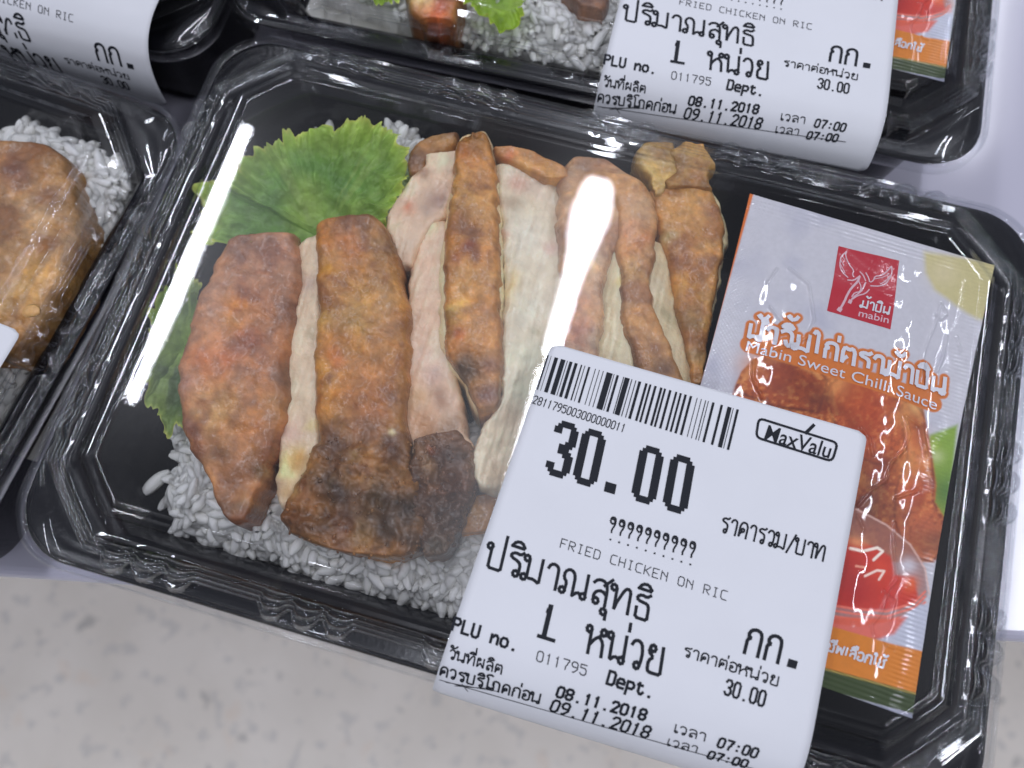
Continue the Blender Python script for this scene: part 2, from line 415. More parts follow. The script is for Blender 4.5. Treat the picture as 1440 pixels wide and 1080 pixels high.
def lid_thing(label):
    e = obj('clear_lid', None, label=label, cat='lid', group='clear lids on the black meal trays')
    s = obj('lid_shell', LIDMESH, e)
    md = s.modifiers.new('thickness', 'SOLIDIFY'); md.thickness = 0.00025; md.offset = -1
    return e
def tray_thing(label):
    return obj('meal_tray', TRAYMESH, label=label, cat='tray', group='black meal trays')
TRAYS = dict(main=(0, 0, 0, 0), right_back=(-13.5, 149.5, 1.6, -7), left=(-217.5, -15.0, -4.8, -7), left_back=(-219.5, 131.0, 0.0, -7), top_stack=(-224.0, 160.0, 1.5, 36.0))
LL = dict(main=('clear lid with scalloped rim on the central tray of sliced fried chicken', 'black tray holding the sliced fried chicken, rice and lettuce in the middle'),
          right_back=('clear lid of the tray behind the central one, cut by the top edge', 'black tray behind the central tray at the top right'),
          left=('clear lid of the half seen tray at the left edge', 'black tray half cut by the left edge, with one big brown chicken piece'),
          left_back=('clear lid under the curled price label at the top left', 'black tray at the top left whose label curls down over its front'),
          top_stack=('clear lid of the tray stacked highest at the top left corner', 'black tray stacked on another at the top left corner'))
LIDS = {}
for k, (x, y, r, z) in TRAYS.items():
    t = tray_thing(LL[k][1]); place(t, x, y, r, z)
    l = lid_thing(LL[k][0]); place(l, x, y, r, z); LIDS[k] = l

# ------------------------------------------------------------------ lettering: stroke glyphs
G = {
 'ก': (.72, [[(.1,0),(.1,.55),(.22,.63),(.1,.73),(.18,.93),(.38,1),(.56,.93),(.62,.75),(.62,0)]], []),
 'ร': (.62, [[(.56,1.02),(.45,.9),(.25,.94),(.1,.84),(.12,.72),(.4,.62),(.5,.5),(.5,.12)]], [(.39,.11)]),
 'า': (.52, [[(.05,.78),(.12,.95),(.28,1),(.42,.9),(.44,.7),(.44,0)]], []),
 'ว': (.58, [[(.05,.8),(.12,.95),(.28,1),(.42,.9),(.48,.6),(.46,.3),(.42,.12)]], [(.32,.1)]),
 'ป': (.7, [[(.1,.86),(.1,0),(.58,0),(.58,1.45)]], [(.03,.88)]),
 'บ': (.7, [[(.1,.86),(.1,0),(.58,0),(.58,1)]], [(.03,.88)]),
 'ม': (.76, [[(.14,.86),(.14,.18)],[(.22,.1),(.4,.12),(.62,0),(.62,1)]], [(.03,.88),(.02,.1)]),
 'น': (.78, [[(.12,.86),(.12,0),(.3,.18),(.46,.12)],[(.64,1),(.64,.14)]], [(.03,.88),(.56,.1)]),
 'ณ': (1.1, [[(.2,.1),(.22,.45),(.1,.6),(.1,.85),(.25,1),(.42,.95),(.5,.75),(.5,0)],[(.5,0),(.68,.2),(.8,.13)],[(.97,1),(.97,.14)]], [(.1,.1),(.89,.1)]),
 'ล': (.68, [[(.06,.82),(.18,.97),(.38,1),(.54,.88),(.58,.6),(.58,0)],[(.58,.42),(.4,.58),(.2,.5),(.12,.35),(.12,.18)]], [(.22,.12)]),
 'ส': (.72, [[(.06,.82),(.18,.97),(.38,1),(.54,.88),(.58,.6),(.58,0)],[(.58,.42),(.4,.58),(.2,.5),(.12,.35),(.12,.18)],[(.45,.8),(.72,1.14)]], [(.22,.12)]),
 'ท': (.76, [[(.14,.86),(.14,0),(.2,.3),(.42,.88),(.54,1),(.66,.9),(.66,0)]], [(.03,.88)]),
 'ธ': (.66, [[(.58,1.02),(.45,.9),(.25,.95),(.1,.84),(.14,.7),(.5,.64),(.56,.5),(.56,0),(.12,0),(.12,.42)]], []),
 'ห': (.78, [[(.12,.86),(.12,0)],[(.12,.3),(.3,.58),(.5,.72),(.52,.8)],[(.46,.68),(.62,.5),(.64,0)]], [(.03,.88),(.6,.88)]),
 'ย': (.72, [[(.12,.92),(.08,.72),(.26,.56),(.1,.4),(.1,.06),(.2,0),(.6,0),(.6,1)]], [(.22,.88)]),
 'ค': (.72, [[(.28,.38),(.18,.26),(.1,0),(.1,.7),(.2,.95),(.36,1),(.52,.95),(.62,.75),(.62,0)]], [(.32,.47)]),
 'ต': (.72, [[(.28,.38),(.18,.26),(.1,0),(.1,.7),(.18,.97),(.36,.86),(.52,.97),(.62,.75),(.62,0)]], [(.32,.47)]),
 'อ': (.66, [[(.16,.4),(.1,.3),(.1,.1),(.25,0),(.45,0),(.58,.15),(.58,.75),(.45,.97),(.25,1),(.08,.85)]], [(.2,.48)]),
 'ผ': (.78, [[(.2,.95),(.12,.9),(.12,0),(.38,.5),(.64,0),(.64,1)]], [(.26,.86)]),
 'พ': (.82, [[(.12,.86),(.12,0),(.38,.78),(.64,0),(.7,1)]], [(.03,.88)]),
 'ภ': (.74, [[(.2,.1),(.2,.5),(.1,.62),(.22,.72),(.1,.82),(.25,1),(.5,.97),(.62,.8),(.62,0)]], [(.1,.1)]),
 'จ': (.64, [[(.08,.85),(.25,1),(.45,.97),(.56,.78),(.56,.2),(.45,0),(.34,.1),(.3,.32)]], [(.22,.42)]),
 'ช': (.76, [[(.12,.85),(.22,.6),(.12,.35),(.12,0),(.6,0),(.6,.7),(.48,.85),(.74,1.08)]], [(.2,.9)]),
 'เ': (.36, [[(.12,1),(.12,.14)]], [(.22,.1)]),
 'โ': (.42, [[(.5,1.42),(.35,1.5),(.1,1.42),(.05,1.28),(.2,1.12),(.2,.14)]], [(.3,.1)]),
 'ไ': (.42, [[(.0,1.28),(.06,1.46),(.2,1.32),(.2,.14)]], [(.3,.1)]),
 'ใ': (.42, [[(.02,1.25),(.04,1.42),(.2,1.46),(.26,1.28),(.18,1.12),(.2,.14)]], [(.3,.1)]),
 'ำ': (.52, [[(.05,.78),(.12,.95),(.28,1),(.42,.9),(.44,.7),(.44,0)]], [(-.12,1.24)]),
 'ิ': (0, [[(-.62,1.18),(-.5,1.38),(-.28,1.42),(-.1,1.18),(-.62,1.18)]], []),
 'ี': (0, [[(-.62,1.18),(-.5,1.36),(-.28,1.38),(-.12,1.18),(-.62,1.18)],[(-.12,1.18),(-.12,1.5)]], []),
 'ื': (0, [[(-.62,1.18),(-.5,1.36),(-.28,1.38),(-.12,1.18),(-.62,1.18)],[(-.12,1.18),(-.12,1.5)],[(-.26,1.36),(-.26,1.55)]], []),
 'ั': (0, [[(-.5,1.22),(-.4,1.16),(-.2,1.24),(-.06,1.45)]], [(-.52,1.32)]),
 '่': (0, [[(-.14,1.22),(-.14,1.5)]], []),
 '้': (0, [[(-.44,1.5),(-.36,1.6),(-.3,1.36),(-.1,1.46),(-.02,1.64)]], []),
 'ุ': (0, [[(-.12,-.18),(-.12,-.5)]], [(-.22,-.22)]),
 '/': (.5, [[(.02,-.12),(.46,1.15)]], []),
 '.': (.34, [[(.14,.02),(.2,.02)]], []),
 ' ': (.4, [], []),
 '¿': (.34, [[(.05,.98),(.1,1.1),(.24,1.1),(.28,.92),(.24,.72),(.14,.5),(.14,.36)],[(.12,.02),(.15,.02)]], [(.14,.9)]),
}
B57 = {
 'F': ["#####","#....","#....","####.","#....","#....","#...."], 'R': ["####.","#...#","#...#","####.","#.#..","#..#.","#...#"],
 'I': [".###.","..#..","..#..","..#..","..#..","..#..",".###."], 'E': ["#####","#....","#....","####.","#....","#....","#####"],
 'D': ["####.","#...#","#...#","#...#","#...#","#...#","####."], 'C': [".####","#....","#....","#....","#....","#....",".####"],
 'H': ["#...#","#...#","#...#","#####","#...#","#...#","#...#"], 'K': ["#...#","#..#.","#.#..","##...","#.#..","#..#.","#...#"],
 'N': ["#...#","##..#","#.#.#","#..##","#...#","#...#","#...#"], 'O': [".###.","#...#","#...#","#...#","#...#","#...#",".###."],
 'P': ["####.","#...#","#...#","####.","#....","#....","#...."], 'L': ["#....","#....","#....","#....","#....","#....","#####"],
 'U': ["#...#","#...#","#...#","#...#","#...#","#...#",".###."], 'n': [".....",".....","#.##.","##..#","#...#","#...#","#...#"],
 'o': [".....",".....",".###.","#...#","#...#","#...#",".###."], 'e': [".....",".....",".###.","#...#","#####","#....",".####"],
 'p': [".....",".....","####.","#...#","#...#","####.","#....","#....","#...."], 't': [".....",".#...","####.",".#...",".#...",".#..#","..##."],
 '.': [".....",".....",".....",".....",".....",".....","..#.."], ':': [".....",".....","..#..",".....",".....","..#..","....."],
 '0': [".###.","#...#","#...#","#...#","#...#","#...#",".###."], '1': ["..#..",".##..","..#..","..#..","..#..","..#..","..#.."],
 '2': [".###.","#...#","....#","...#.","..#..",".#...","#####"], '3': [".###.","#...#","....#","..##.","....#","#...#",".###."],
 '5': ["#####","#....","####.","....#","....#","#...#",".###."], '7': ["#####","....#","...#.","...#.","..#..","..#..","..#.."],
 '8': [".###.","#...#","#...#",".###.","#...#","#...#",".###."], '9': [".###.","#...#","#...#",".####","....#","...#.",".##.."],
}
def chaikin(p, sc_=1.0):
    p = [np.array(q, float) for q in p]
    if len(p) < 3: return p
    o = [p[0]]
    for a, b in zip(p[:-1], p[1:]):
        l = np.linalg.norm(b - a); k = min(.25, .07 * sc_ / (l + 1e-9)); o += [a * (1 - k) + b * k, a * k + b * (1 - k)]
    o.append(p[-1]); return o
def thai_strokes(s, loops=True):
    out = []; x = 0
    prev_up = False
    for ch in s:
        wd, st, hd = G[ch]
        dy = .38 if (ch in '่้' and prev_up) else 0
        dx = -.0
        for q in st: out.append([(x + a[0] + dx, a[1] + dy) for a in chaikin(q)])
        if loops or ch in 'ำนมณ':
            for cx, cyy in hd:
                if not loops and ch != 'ำ' and cyy > .3: continue
                out.append([(x + cx + .10 * math.cos(t), cyy + dy + .12 * math.sin(t)) for t in np.linspace(0, 2 * math.pi, 9)])
        if wd: x += wd + .06; prev_up = False
        elif ch in 'ิีืั': prev_up = True
    return out, x
def dot_strokes(s, adv=6.0):
    out = []
    for n, ch in enumerate(s):
        if ch == ' ': continue
        bm = B57[ch]; x0 = n * adv
        on = {(c, r) for r, row in enumerate(bm) for c, v in enumerate(row) if v == '#'}
        for (c, r) in on:
            hit = False
            for dc, dr in ((1, 0), (0, 1), (1, 1), (-1, 1)):
                if (c + dc, r + dr) in on:
                    if dc and dr and ((c + dc, r) in on or (c, r + dr) in on): continue
                    out.append([((x0 + c) / 6, (6 - r) / 6), ((x0 + c + dc) / 6, (6 - r - dr) / 6)]); hit = True
            if not any((c + a, r + b) in on for a in (-1, 0, 1) for b in (-1, 0, 1) if (a or b)):
                out.append([((x0 + c - .3) / 6, (6 - r) / 6), ((x0 + c + .3) / 6, (6 - r) / 6)])
    return out, (len(s) * adv - 1) / 6
class Ink:
    """flat print collected in sheet coordinates (u right, s down, mm), laid on a surface later"""
    def __init__(self): self.V = []; self.F = []; self.n = 0; self.sub = 3.0
    def quad(self, q):
        b = len(self.V); self.V += [(p[0], p[1], 0.0 if self.sub == .25 else (self.n % 7) * .0015) for p in q]; self.F.append(tuple(range(b, b + len(q)))); self.n += 1
    def stroke(self, pts, wd):
        sub = self.sub
        pts = [np.array(p, float) for p in pts]
        for a, b in zip(pts[:-1], pts[1:]):
            d = b - a; l = np.linalg.norm(d)
            if l < 1e-6: continue
            e = d / l; nn = np.array([-e[1], e[0]]) * wd / 2; k = max(1, int(l / sub)); ex = e * wd * .5
            a2, b2 = a - ex * .7, b + ex * .7
            for i in range(k):
                p, q = a2 + (b2 - a2) * i / k, a2 + (b2 - a2) * (i + 1) / k
                self.quad([p - nn, q - nn, q + nn, p + nn])
    def text(self, fn, P0, P1, H, wd, xs=None):
        """P0, P1 baseline ends, H vector from baseline to top, in sheet coords"""
        st, W_ = fn
        P0, P1, H = map(lambda v: np.array(v, float), (P0, P1, H))
        X = (P1 - P0) / W_
        for q in st: self.stroke([P0 + X * a[0] + H * a[1] for a in q], wd)
    def build(self, name, mat, surf, off, parent=None, smax=1e9, **kw):
        V = np.array(self.V); F_ = [f for f in self.F if max(self.V[i][1] for i in f) < smax]
        if not F_: return None
        P, Nn = surf(V[:, 0], V[:, 1])
        V3 = P + Nn * (off + V[:, 2])[:, None]
        kw.setdefault('kind', 'stuff')
        return obj(name, mesh(name, V3, F_, mat, smooth=False), parent, **kw)
def font_text(s, offset=0.0, shear=0.0):
    c = bpy.data.curves.new('t', 'FONT'); c.body = s; c.offset = offset; c.shear = shear; c.resolution_u = 4
    o = bpy.data.objects.new('t', c); COL.objects.link(o)
    dg = bpy.context.evaluated_depsgraph_get(); me = bpy.data.meshes.new_from_object(o.evaluated_get(dg))
    V = np.array([v.co[:2] for v in me.vertices]); F = [tuple(p.vertices) for p in me.polygons]
    bpy.data.objects.remove(o); bpy.data.curves.remove(c); bpy.data.meshes.remove(me)
    return V, F
def ink_font(ink, s, P0, P1, H, offset=0.0, cap=0.69, shear=0.0):
    V, F = font_text(s, offset, shear); x0, x1 = V[:, 0].min(), V[:, 0].max()
    P0, P1, H = map(lambda v: np.array(v, float), (P0, P1, H))
    b = len(ink.V)
    for v in V:
        p = P0 + (P1 - P0) * (v[0] - x0) / (x1 - x0) + H * v[1] / cap
        ink.V.append((p[0], p[1], 0.0))
    ink.F += [tuple(i + b for i in f) for f in F]

# ------------------------------------------------------------------ price label surface
def bend_path(kind):
    if kind == 'main': pts = [(0, 40), (0.0, -44), (0, -54), (0.1, -58), (-0.5, -62.5), (-2.0, -66.5), (-4.6, -69.6), (-7.6, -71.2), (-13, -72.5)]
    else: pts = [(0, 40), (0.0, -50), (0, -57), (-0.1, -62.5), (-1.4, -67.5), (-4.2, -71.6), (-8.5, -74.2), (-13.5, -75.6), (-20, -76.4), (-26, -76.8), (-40, -77.4)]
    z = np.array([p[0] for p in pts], float); y = np.array([p[1] for p in pts], float)
    s = np.r_[0, np.cumsum(np.hypot(np.diff(z), np.diff(y)))]
    S = np.linspace(0, s[-1], 1200)
    Y = np.interp(S, s, y); Z = np.interp(S, s, z)
    k = np.ones(61) / 61
    Yp = np.convolve(np.pad(Y, 30, mode='reflect', reflect_type='odd'), k, 'valid'); Zp = np.convolve(np.pad(Z, 30, mode='reflect', reflect_type='odd'), k, 'valid')
    return S, Yp, Zp
def label_surface(kind, zoff=0.35):
    S, Y, Z = bend_path(kind)
    ny = np.gradient(Z, S); nz = -np.gradient(Y, S)          # normal in the y-z plane
    def f(u, s):
        u = np.asarray(u, float); s = np.asarray(s, float)
        k = u / 69.3
        x = -1.3 + u + (-0.0606 * (1 - k) - 0.027 * k) * s
        y = 4.3 - 0.0245 * u - s                              # distance along the path
        q = 40 - y
        yy = np.interp(q, S, Y); zz = np.interp(q, S, Z)
        n = np.c_[np.zeros_like(q), np.interp(q, S, ny), np.interp(q, S, nz)]
        n /= np.linalg.norm(n, axis=1)[:, None]
        n *= np.sign(n[:, 2:3] + 1e-9) if kind == 'main' else 1
        P = np.c_[x, yy, zz + ZP]
        cur = fbm(np.c_[u, s], 22, 2, 77) * .12
        return P + n * (zoff + cur)[:, None], n
    return f
LAB = label_surface('main'); LAB2 = label_surface('hang')
def to_lab(px):
    """photo pixel -> label sheet coordinates"""
    us = np.array([30., 30.])
    for _ in range(40):
        def g(v):
            P, _n = LAB(np.array([v[0]]), np.array([v[1]])); P = P.copy(); P[:, 2] -= ZP; return proj(P)[0]
        r = g(us) - np.array(px, float)
        J = np.c_[(g(us + [.05, 0]) - g(us)) / .05, (g(us + [0, .05]) - g(us)) / .05]
        d = np.linalg.solve(J, -r); n = np.linalg.norm(d)
        us = us + d * min(1, 8 / (n + 1e-9))
        if n < 1e-3: break
    return us
LW = 69.3
def make_label(surf, length, parent, cornered=True):
    nu, ns_ = 40, 110
    U, Sx = np.meshgrid(np.linspace(0, LW, nu), np.linspace(0, length, ns_))
    r = 1.9
    # round the corners by pulling the outermost points in
    du = np.minimum(U, LW - U); ds = np.minimum(Sx, length - Sx)
    inset = np.where(ds < r, r - np.sqrt(np.maximum(0, r * r - (r - ds) ** 2)), 0)
    U2 = inset + (LW - 2 * inset) * U / LW
    P, N_ = surf(U2.ravel(), Sx.ravel())
    top = P; bot = P - N_ * 0.09
    n = nu * ns_; F = gridF(ns_, nu)
    Fl = F.tolist() + (F[:, ::-1] + n).tolist()
    edge = [j for j in range(nu)] + [i * nu + nu - 1 for i in range(1, ns_)] + [(ns_ - 1) * nu + j for j in range(nu - 2, -1, -1)] + [i * nu for i in range(ns_ - 2, 0, -1)]
    for a, b in zip(edge, edge[1:] + edge[:1]): Fl.append([b, a, a + n, b + n])
    return obj('price_label', mesh('price_label', np.r_[top, bot], Fl, M_PAPER), parent)

# -- print of the label, in sheet coordinates
def T(P, Q, top): # baseline left px, baseline right px, top px above the left baseline
    a, b, c = to_lab(P), to_lab(Q), to_lab(top)
    return a, b, c - a
barcode, price, words, logo = Ink(), Ink(), Ink(), Ink()
bars = [(176,8),(196,3),(228,22),(270,28),(296,4),(318,18),(350,18),(383,8),(403,4),(430,12),(468,4),(492,4),(516,4),(555,36),(582,4),(604,14),(640,5),(662,30),(690,5),(714,5),(738,16),(778,14),(802,12),(833,14),(868,14),(890,12),(922,14),(958,12),(985,12),(1014,14),(1046,14),(1083,4),(1108,4),(1134,5),(1150,4),(1180,14),(1230,14),(1276,24),(1298,4),(1324,14)]
bTL, bTR, bBL, bBR = to_lab((770.7, 499.7)), to_lab((1037.8, 576)), to_lab((755.5, 548)), to_lab((1024, 632.7))
for cx_, wd in bars:
    t0, t1 = (cx_ - wd / 2 - 176) / 1150, (cx_ + wd / 2 - 176) / 1150
    a, b = bTL + (bTR - bTL) * t0, bTL + (bTR - bTL) * t1; c, d = bBL + (bBR - bBL) * t1, bBL + (bBR - bBL) * t0
    barcode.quad([a, d, c, b])
a, b, h = T((748.5, 566.8), (878, 608.4), (752.5, 556.5)); words.text(dot_strokes('2811795003000000011'), a, b, h, .20)
BIG = {'0': ["..#####..", ".#######.", "###...###"] + ["###...###"] * 11 + ["###...###", ".#######.", "..#####.."],
       '3': ["..#####..", ".#######.", "###...###", "###...###", "......###", "......###", ".....####", "...#####.", "...####..", "...#####.", ".....####", "......###", "......###", "###...###", "###...###", ".#######.", "..#####.."],
       '.': ["........."] * 14 + ["####.....", "####.....", "####....."]}
p0, p1 = to_lab((764.5, 665.5)), to_lab((965, 725.5)); hh = to_lab((783, 589)) - to_lab((764.5, 665.5))
X = (p1 - p0) / 52.2; cx_ = 0.0
for ch, adv in (('3', 10.2), ('0', 12.0), ('.', 9.6), ('0', 11.4), ('0', 9)):
    bm = BIG[ch]; R_ = len(bm)
    for r_, row in enumerate(bm):
        c = 0
        while c < 9:
            if row[c] == '#':
                e = c
                while e < 9 and row[e] == '#': e += 1
                y0, y1 = (R_ - r_ - 1) / R_, (R_ - r_) / R_
                q = lambda xx, yy: p0 + X * (cx_ + xx) + hh * yy
                price.quad([q(c, y0), q(e, y0), q(e, y1), q(c, y1)]); c = e
            else: c += 1
    cx_ += adv
for s, P, Q, top, wd, thai in [
    ('¿' * 10, (854, 758), (979, 797), (858, 729), .34, 1),
    ('FRIED CHICKEN ON RIC', (787.5, 769.5), (1023, 845), (790.5, 757.5), .17, 0),
    ('ปริมาณสุทธิ', (682, 796), (915, 875), (690, 763), .62, 1),
    ('1', (760, 893), (772, 897), (770, 851), .95, 0),
    ('หน่วย', (822, 916.7), (934, 952), (829, 879), .64, 1),
    ('PLU no.', (635.5, 885.5), (728, 916), (640, 868.5), .52, 0),
    ('วันที่ผลิต', (631, 925), (707, 948.6), (633.5, 912.5), .30, 1),
    ('ควรบริโภคก่อน', (617, 948.6), (761, 990), (619.5, 936), .36, 1),
    ('011795', (754, 929), (825, 951), (757, 915), .20, 0),
    ('Dept.', (853, 961), (919, 982), (858, 943.5), .52, 0),
    ('08.11.2018', (782, 979), (908, 1013), (786.5, 965.5), .50, 0),
    ('09.11.2018', (773, 998.5), (912, 1038), (779.5, 984), .46, 0),
    ('เวลา', (946, 1028.6), (993, 1042.5), (948.5, 1018), .24, 1),
    ('07:00', (1008, 1049.5), (1064, 1066), (1013.5, 1037.5), .42, 0),
    ('เวลา', (936, 1047), (981, 1059), (939, 1038), .22, 1),
    ('07:00', (994, 1065.5), (1050, 1079.5), (999, 1056), .42, 0),
    ('กก', (1043, 917), (1099, 934), (1051.5, 882), .66, 1),
    ('ราคาต่อหน่วย', (959.5, 921.7), (1096, 966), (962.5, 909), .28, 1),
    ('30.00', (1018, 975.8), (1075, 994), (1023, 955.5), .42, 0),
    ('ราคารวม/บาท', (1011, 746.7), (1160, 790), (1016, 726), .38, 1)]:
    a, b, h = T(P, Q, top)
    words.text(thai_strokes(s) if thai else dot_strokes(s), a, b, h, wd)
a = to_lab((1106, 937)); b = to_lab((1119, 941)); h = to_lab((1109, 926)) - a
price.quad([a, b, b + h, a + h])
a, b = to_lab((757, 894)), to_lab((779, 901)); words.stroke([a, b], .7)
for P, Q in (((618, 955.5), (960, 1053)), ((960, 1053), (1065, 1082)), ((627, 959), (700, 972)), ((640, 964), (690, 968)), ((650, 962), (658, 972))):
    words.stroke([to_lab(P), to_lab(Q)], .16)
cTL, cTR, cBR, cBL = [to_lab(p) for p in ((1067, 588), (1178, 623), (1170, 649), (1063, 615))]
def rrect(c, r, n=5):
    out = []
    for i in range(4):
        p, a_, b_ = c[i], c[i - 1], c[(i + 1) % 4]
        ua = (a_ - p) / np.linalg.norm(a_ - p); ub = (b_ - p) / np.linalg.norm(b_ - p)
        for t in np.linspace(0, 1, n): out.append((1 - t) ** 2 * (p + ua * r) + 2 * t * (1 - t) * p + t * t * (p + ub * r))
    out.append(out[0]); return out
logo.stroke(rrect([cTL, cTR, cBR, cBL], 1.2), .5)
a, b, h = T((1074, 617.5), (1167, 645), (1078.5, 597)); ink_font(logo, 'MaxValu', a, b, h, offset=.010, shear=.12)
logo.stroke([to_lab((1133, 609)), to_lab((1144, 598))], .7)

lab = make_label(LAB, 79.0, LIDS['main'])
LABEL_PRINTS = (('printed_barcode', barcode), ('printed_price', price), ('printed_text', words), ('printed_logo', logo))
for nm, ik in LABEL_PRINTS: ik.build(nm, M_INK, LAB, .10, lab)
# the same printed label on the two trays behind, hanging over their front rims
def hang_label(key, dx, dy, length, turn=0.0, skew=0.0):
    f = lambda u, s: (lambda P, N_: (P + np.c_[dx + turn * (np.asarray(s, float) - 30), 0 * np.asarray(s, float), 0 * np.asarray(s, float)], N_))(*LAB2(u, np.asarray(s, float) + dy + skew * (40 - np.asarray(u, float))))
    lb = make_label(f, length, LIDS[key])
    for nm, ik in LABEL_PRINTS: ik.build(nm, M_INK, f, .10, lb, smax=length - .3)
    return lb
hang_label('right_back', 7.6, 5.6, 77.5, .055, .045)
hang_label('left_back', 28, 32.0, 62)
flat = lambda u, s: (lambda P, N_: (P + np.array([30.5, -2.5, 0]), N_))(*LAB(u, s))
lb = make_label(flat, 70, LIDS['left'])
for nm, ik in LABEL_PRINTS: ik.build(nm, M_INK, flat, .10, lb)

# ------------------------------------------------------------------ sauce sachet
ZS = -2.8
sTL, sTR, sBR = unp((1057, 268), ZS)[0], unp((1404, 370), ZS)[0], unp((1288, 1012), ZS)[0]
sBL = sTL + (sBR - sTR)
def sach_h(q, fine=True):
    """height of the film above ZS at px positions"""
    a = q[:, 0]; b = q[:, 1]
    return a * 0
CREASES = [  # photo px polylines: creases of the film
    [(1112,375),(1138,400),(1145,450),(1135,475),(1115,485),(1090,492)], [(1326,425),(1318,455),(1303,490),(1298,520),(1302,545)], [(1326,425),(1335,440),(1326,447),(1318,440)],
    [(1274,585),(1282,610),(1276,630),(1255,650),(1248,675),(1225,690),(1205,712)], [(1274,585),(1300,600),(1308,640)], [(1262,700),(1298,688)], [(1062,505),(1060,530),(1073,560)],
    [(1210,602),(1222,615),(1227,640)], [(1262,735),(1260,770),(1266,815),(1252,830),(1243,860),(1228,880),(1232,895),(1245,898),(1252,908),(1262,912)],
    [(1205,725),(1215,745)], [(1245,830),(1262,845),(1256,870)], [(1336,470),(1330,500),(1322,520)], [(1350,470),(1356,492)], [(1082,395),(1095,375)], [(1085,430),(1100,450),(1092,480)]]
def SU(px): return unp(px, ZS)[0]
def make_sachet():
    na, nb = 260, 460
    A, B = np.meshgrid(np.linspace(0, 1, na), np.linspace(0, 1, nb)); A = A.ravel(); B = B.ravel()
    XY = (sTL * ((1 - A) * (1 - B))[:, None] + sTR * (A * (1 - B))[:, None] + sBR * (A * B)[:, None] + sBL * ((1 - A) * B)[:, None])
    W_, H_ = 57.0, 100.0
    ea = np.minimum(A, 1 - A) * W_; eb = np.minimum(B, 1 - B) * H_
    e = np.minimum(ea, eb)
    # sides bow in a little
    XY[:, 0] += -np.sign(A - .5) * 1.1 * np.sin(B * math.pi) * sst(np.abs(A - .5), .2, .5)
    pil = sst(ea, 4, 20) * sst(eb, 4, 20) * 1.5
    z = -1.4 + pil
    z += fbm(XY, 14, 3, 41) * .45 * sst(e, 2, 10) + fbm(XY, 4, 2, 44) * .10 + fbm(np.c_[XY[:, 0] * 3, XY[:, 1] * .4], 10, 2, 50) * .10 * sst(e, 1, 6)
    q = proj(np.c_[XY, np.full(len(XY), ZS)])
    for cr in CREASES: z += .42 * np.exp(-(d_line(q, cr) / 1.7) ** 2)
    # crimped seams: rows of tiny dimples down the left, fine ribs down the right and along top and bottom
    seamL = (1 - sst(A * W_, 4, 8)); z += seamL * .07 * np.cos(A * W_ * 2 * math.pi / 1.0) * np.cos(B * H_ * 2 * math.pi / 1.0)
    seamR = (1 - sst((1 - A) * W_, 4, 7)); z += seamR * .06 * np.cos(B * H_ * 2 * math.pi / .9)
    seamT = (1 - sst(eb, 3, 5)); z += seamT * .06 * np.cos(B * H_ * 2 * math.pi / 1.0)
    z += seamR * .15 * fbm(XY, 5, 2, 61)
    # ---- print
    c = np.tile(lin((198, 200, 218)), (len(A), 1))
    nz = fbm(XY, 9, 3, 3)
    c = mixc(c, lin((150, 155, 190)), np.clip(nz, 0, 1) * .7)
    def poly(p, col, soft=1.2, k=1.0):
        nonlocal c; c = mixc(c, lin(col), (1 - sst(sdf_poly(q, p), -soft, soft)) * k)
    def blob(x, y, r, col, k=.8, ax=1.0, ang=0.0):
        nonlocal c
        t = math.radians(ang); dx, dy = q[:, 0] - x, q[:, 1] - y
        u_, v_ = dx * math.cos(t) + dy * math.sin(t), (-dx * math.sin(t) + dy * math.cos(t)) * ax
        c = mixc(c, lin(col), np.exp(-(u_ * u_ + v_ * v_) / (r * r)) * k)
    def line(pts, r, col, k=1.0, soft=1.0):
        nonlocal c; c = mixc(c, lin(col), (1 - sst(d_line(q, pts), r - soft, r + soft)) * k)
    poly([(1040, 262), (1064, 262), (985, 545), (940, 545)], (214, 112, 44))
    poly([(1304, 350), (1410, 366), (1404, 450), (1380, 446), (1345, 425), (1318, 405), (1306, 380)], (196, 188, 132), 5, .9)
    blob(1330, 380, 22, (215, 205, 175), .6)
    # lettuce to the right of the chicken
    poly([(1312, 610), (1352, 595), (1340, 720), (1326, 760), (1300, 700), (1305, 640)], (130, 165, 60), 4)
    blob(1335, 690, 26, (75, 120, 50), .9); blob(1322, 640, 10, (190, 205, 150), .8); blob(1318, 625, 8, (160, 190, 70), .7)
    # fried chicken picture
    body = [(1036, 540), (1045, 520), (1062, 502), (1085, 496), (1200, 520), (1300, 560), (1308, 600), (1316, 640), (1322, 680), (1320, 705), (1335, 730), (1340, 770), (1318, 790), (1230, 790), (1150, 780), (1030, 560)]
    poly(body, (180, 88, 42), 2.5)
    fr = fbm(q, 26, 4, 8); c = mixc(c, lin((214, 140, 80)), (1 - sst(sdf_poly(q, body), -2, 1)) * np.clip(fr * 1.4, 0, .7))
    inb = 1 - sst(sdf_poly(q, body), -2, 1)
    drum = [([(1036, 548), (1044, 522), (1062, 504), (1088, 498), (1124, 506), (1152, 520), (1163, 536), (1158, 556), (1150, 580), (1090, 572)], (176, 84, 40)),
            ([(1162, 560), (1168, 540), (1186, 526), (1216, 528), (1250, 542), (1276, 560), (1286, 590), (1280, 625), (1262, 650), (1232, 652), (1200, 640), (1175, 600)], (190, 92, 48)),
            ([(1262, 560), (1284, 560), (1302, 580), (1312, 620), (1318, 670), (1316, 700), (1330, 730), (1338, 765), (1316, 790), (1280, 780), (1262, 730), (1262, 690), (1280, 640)], (206, 112, 62))]
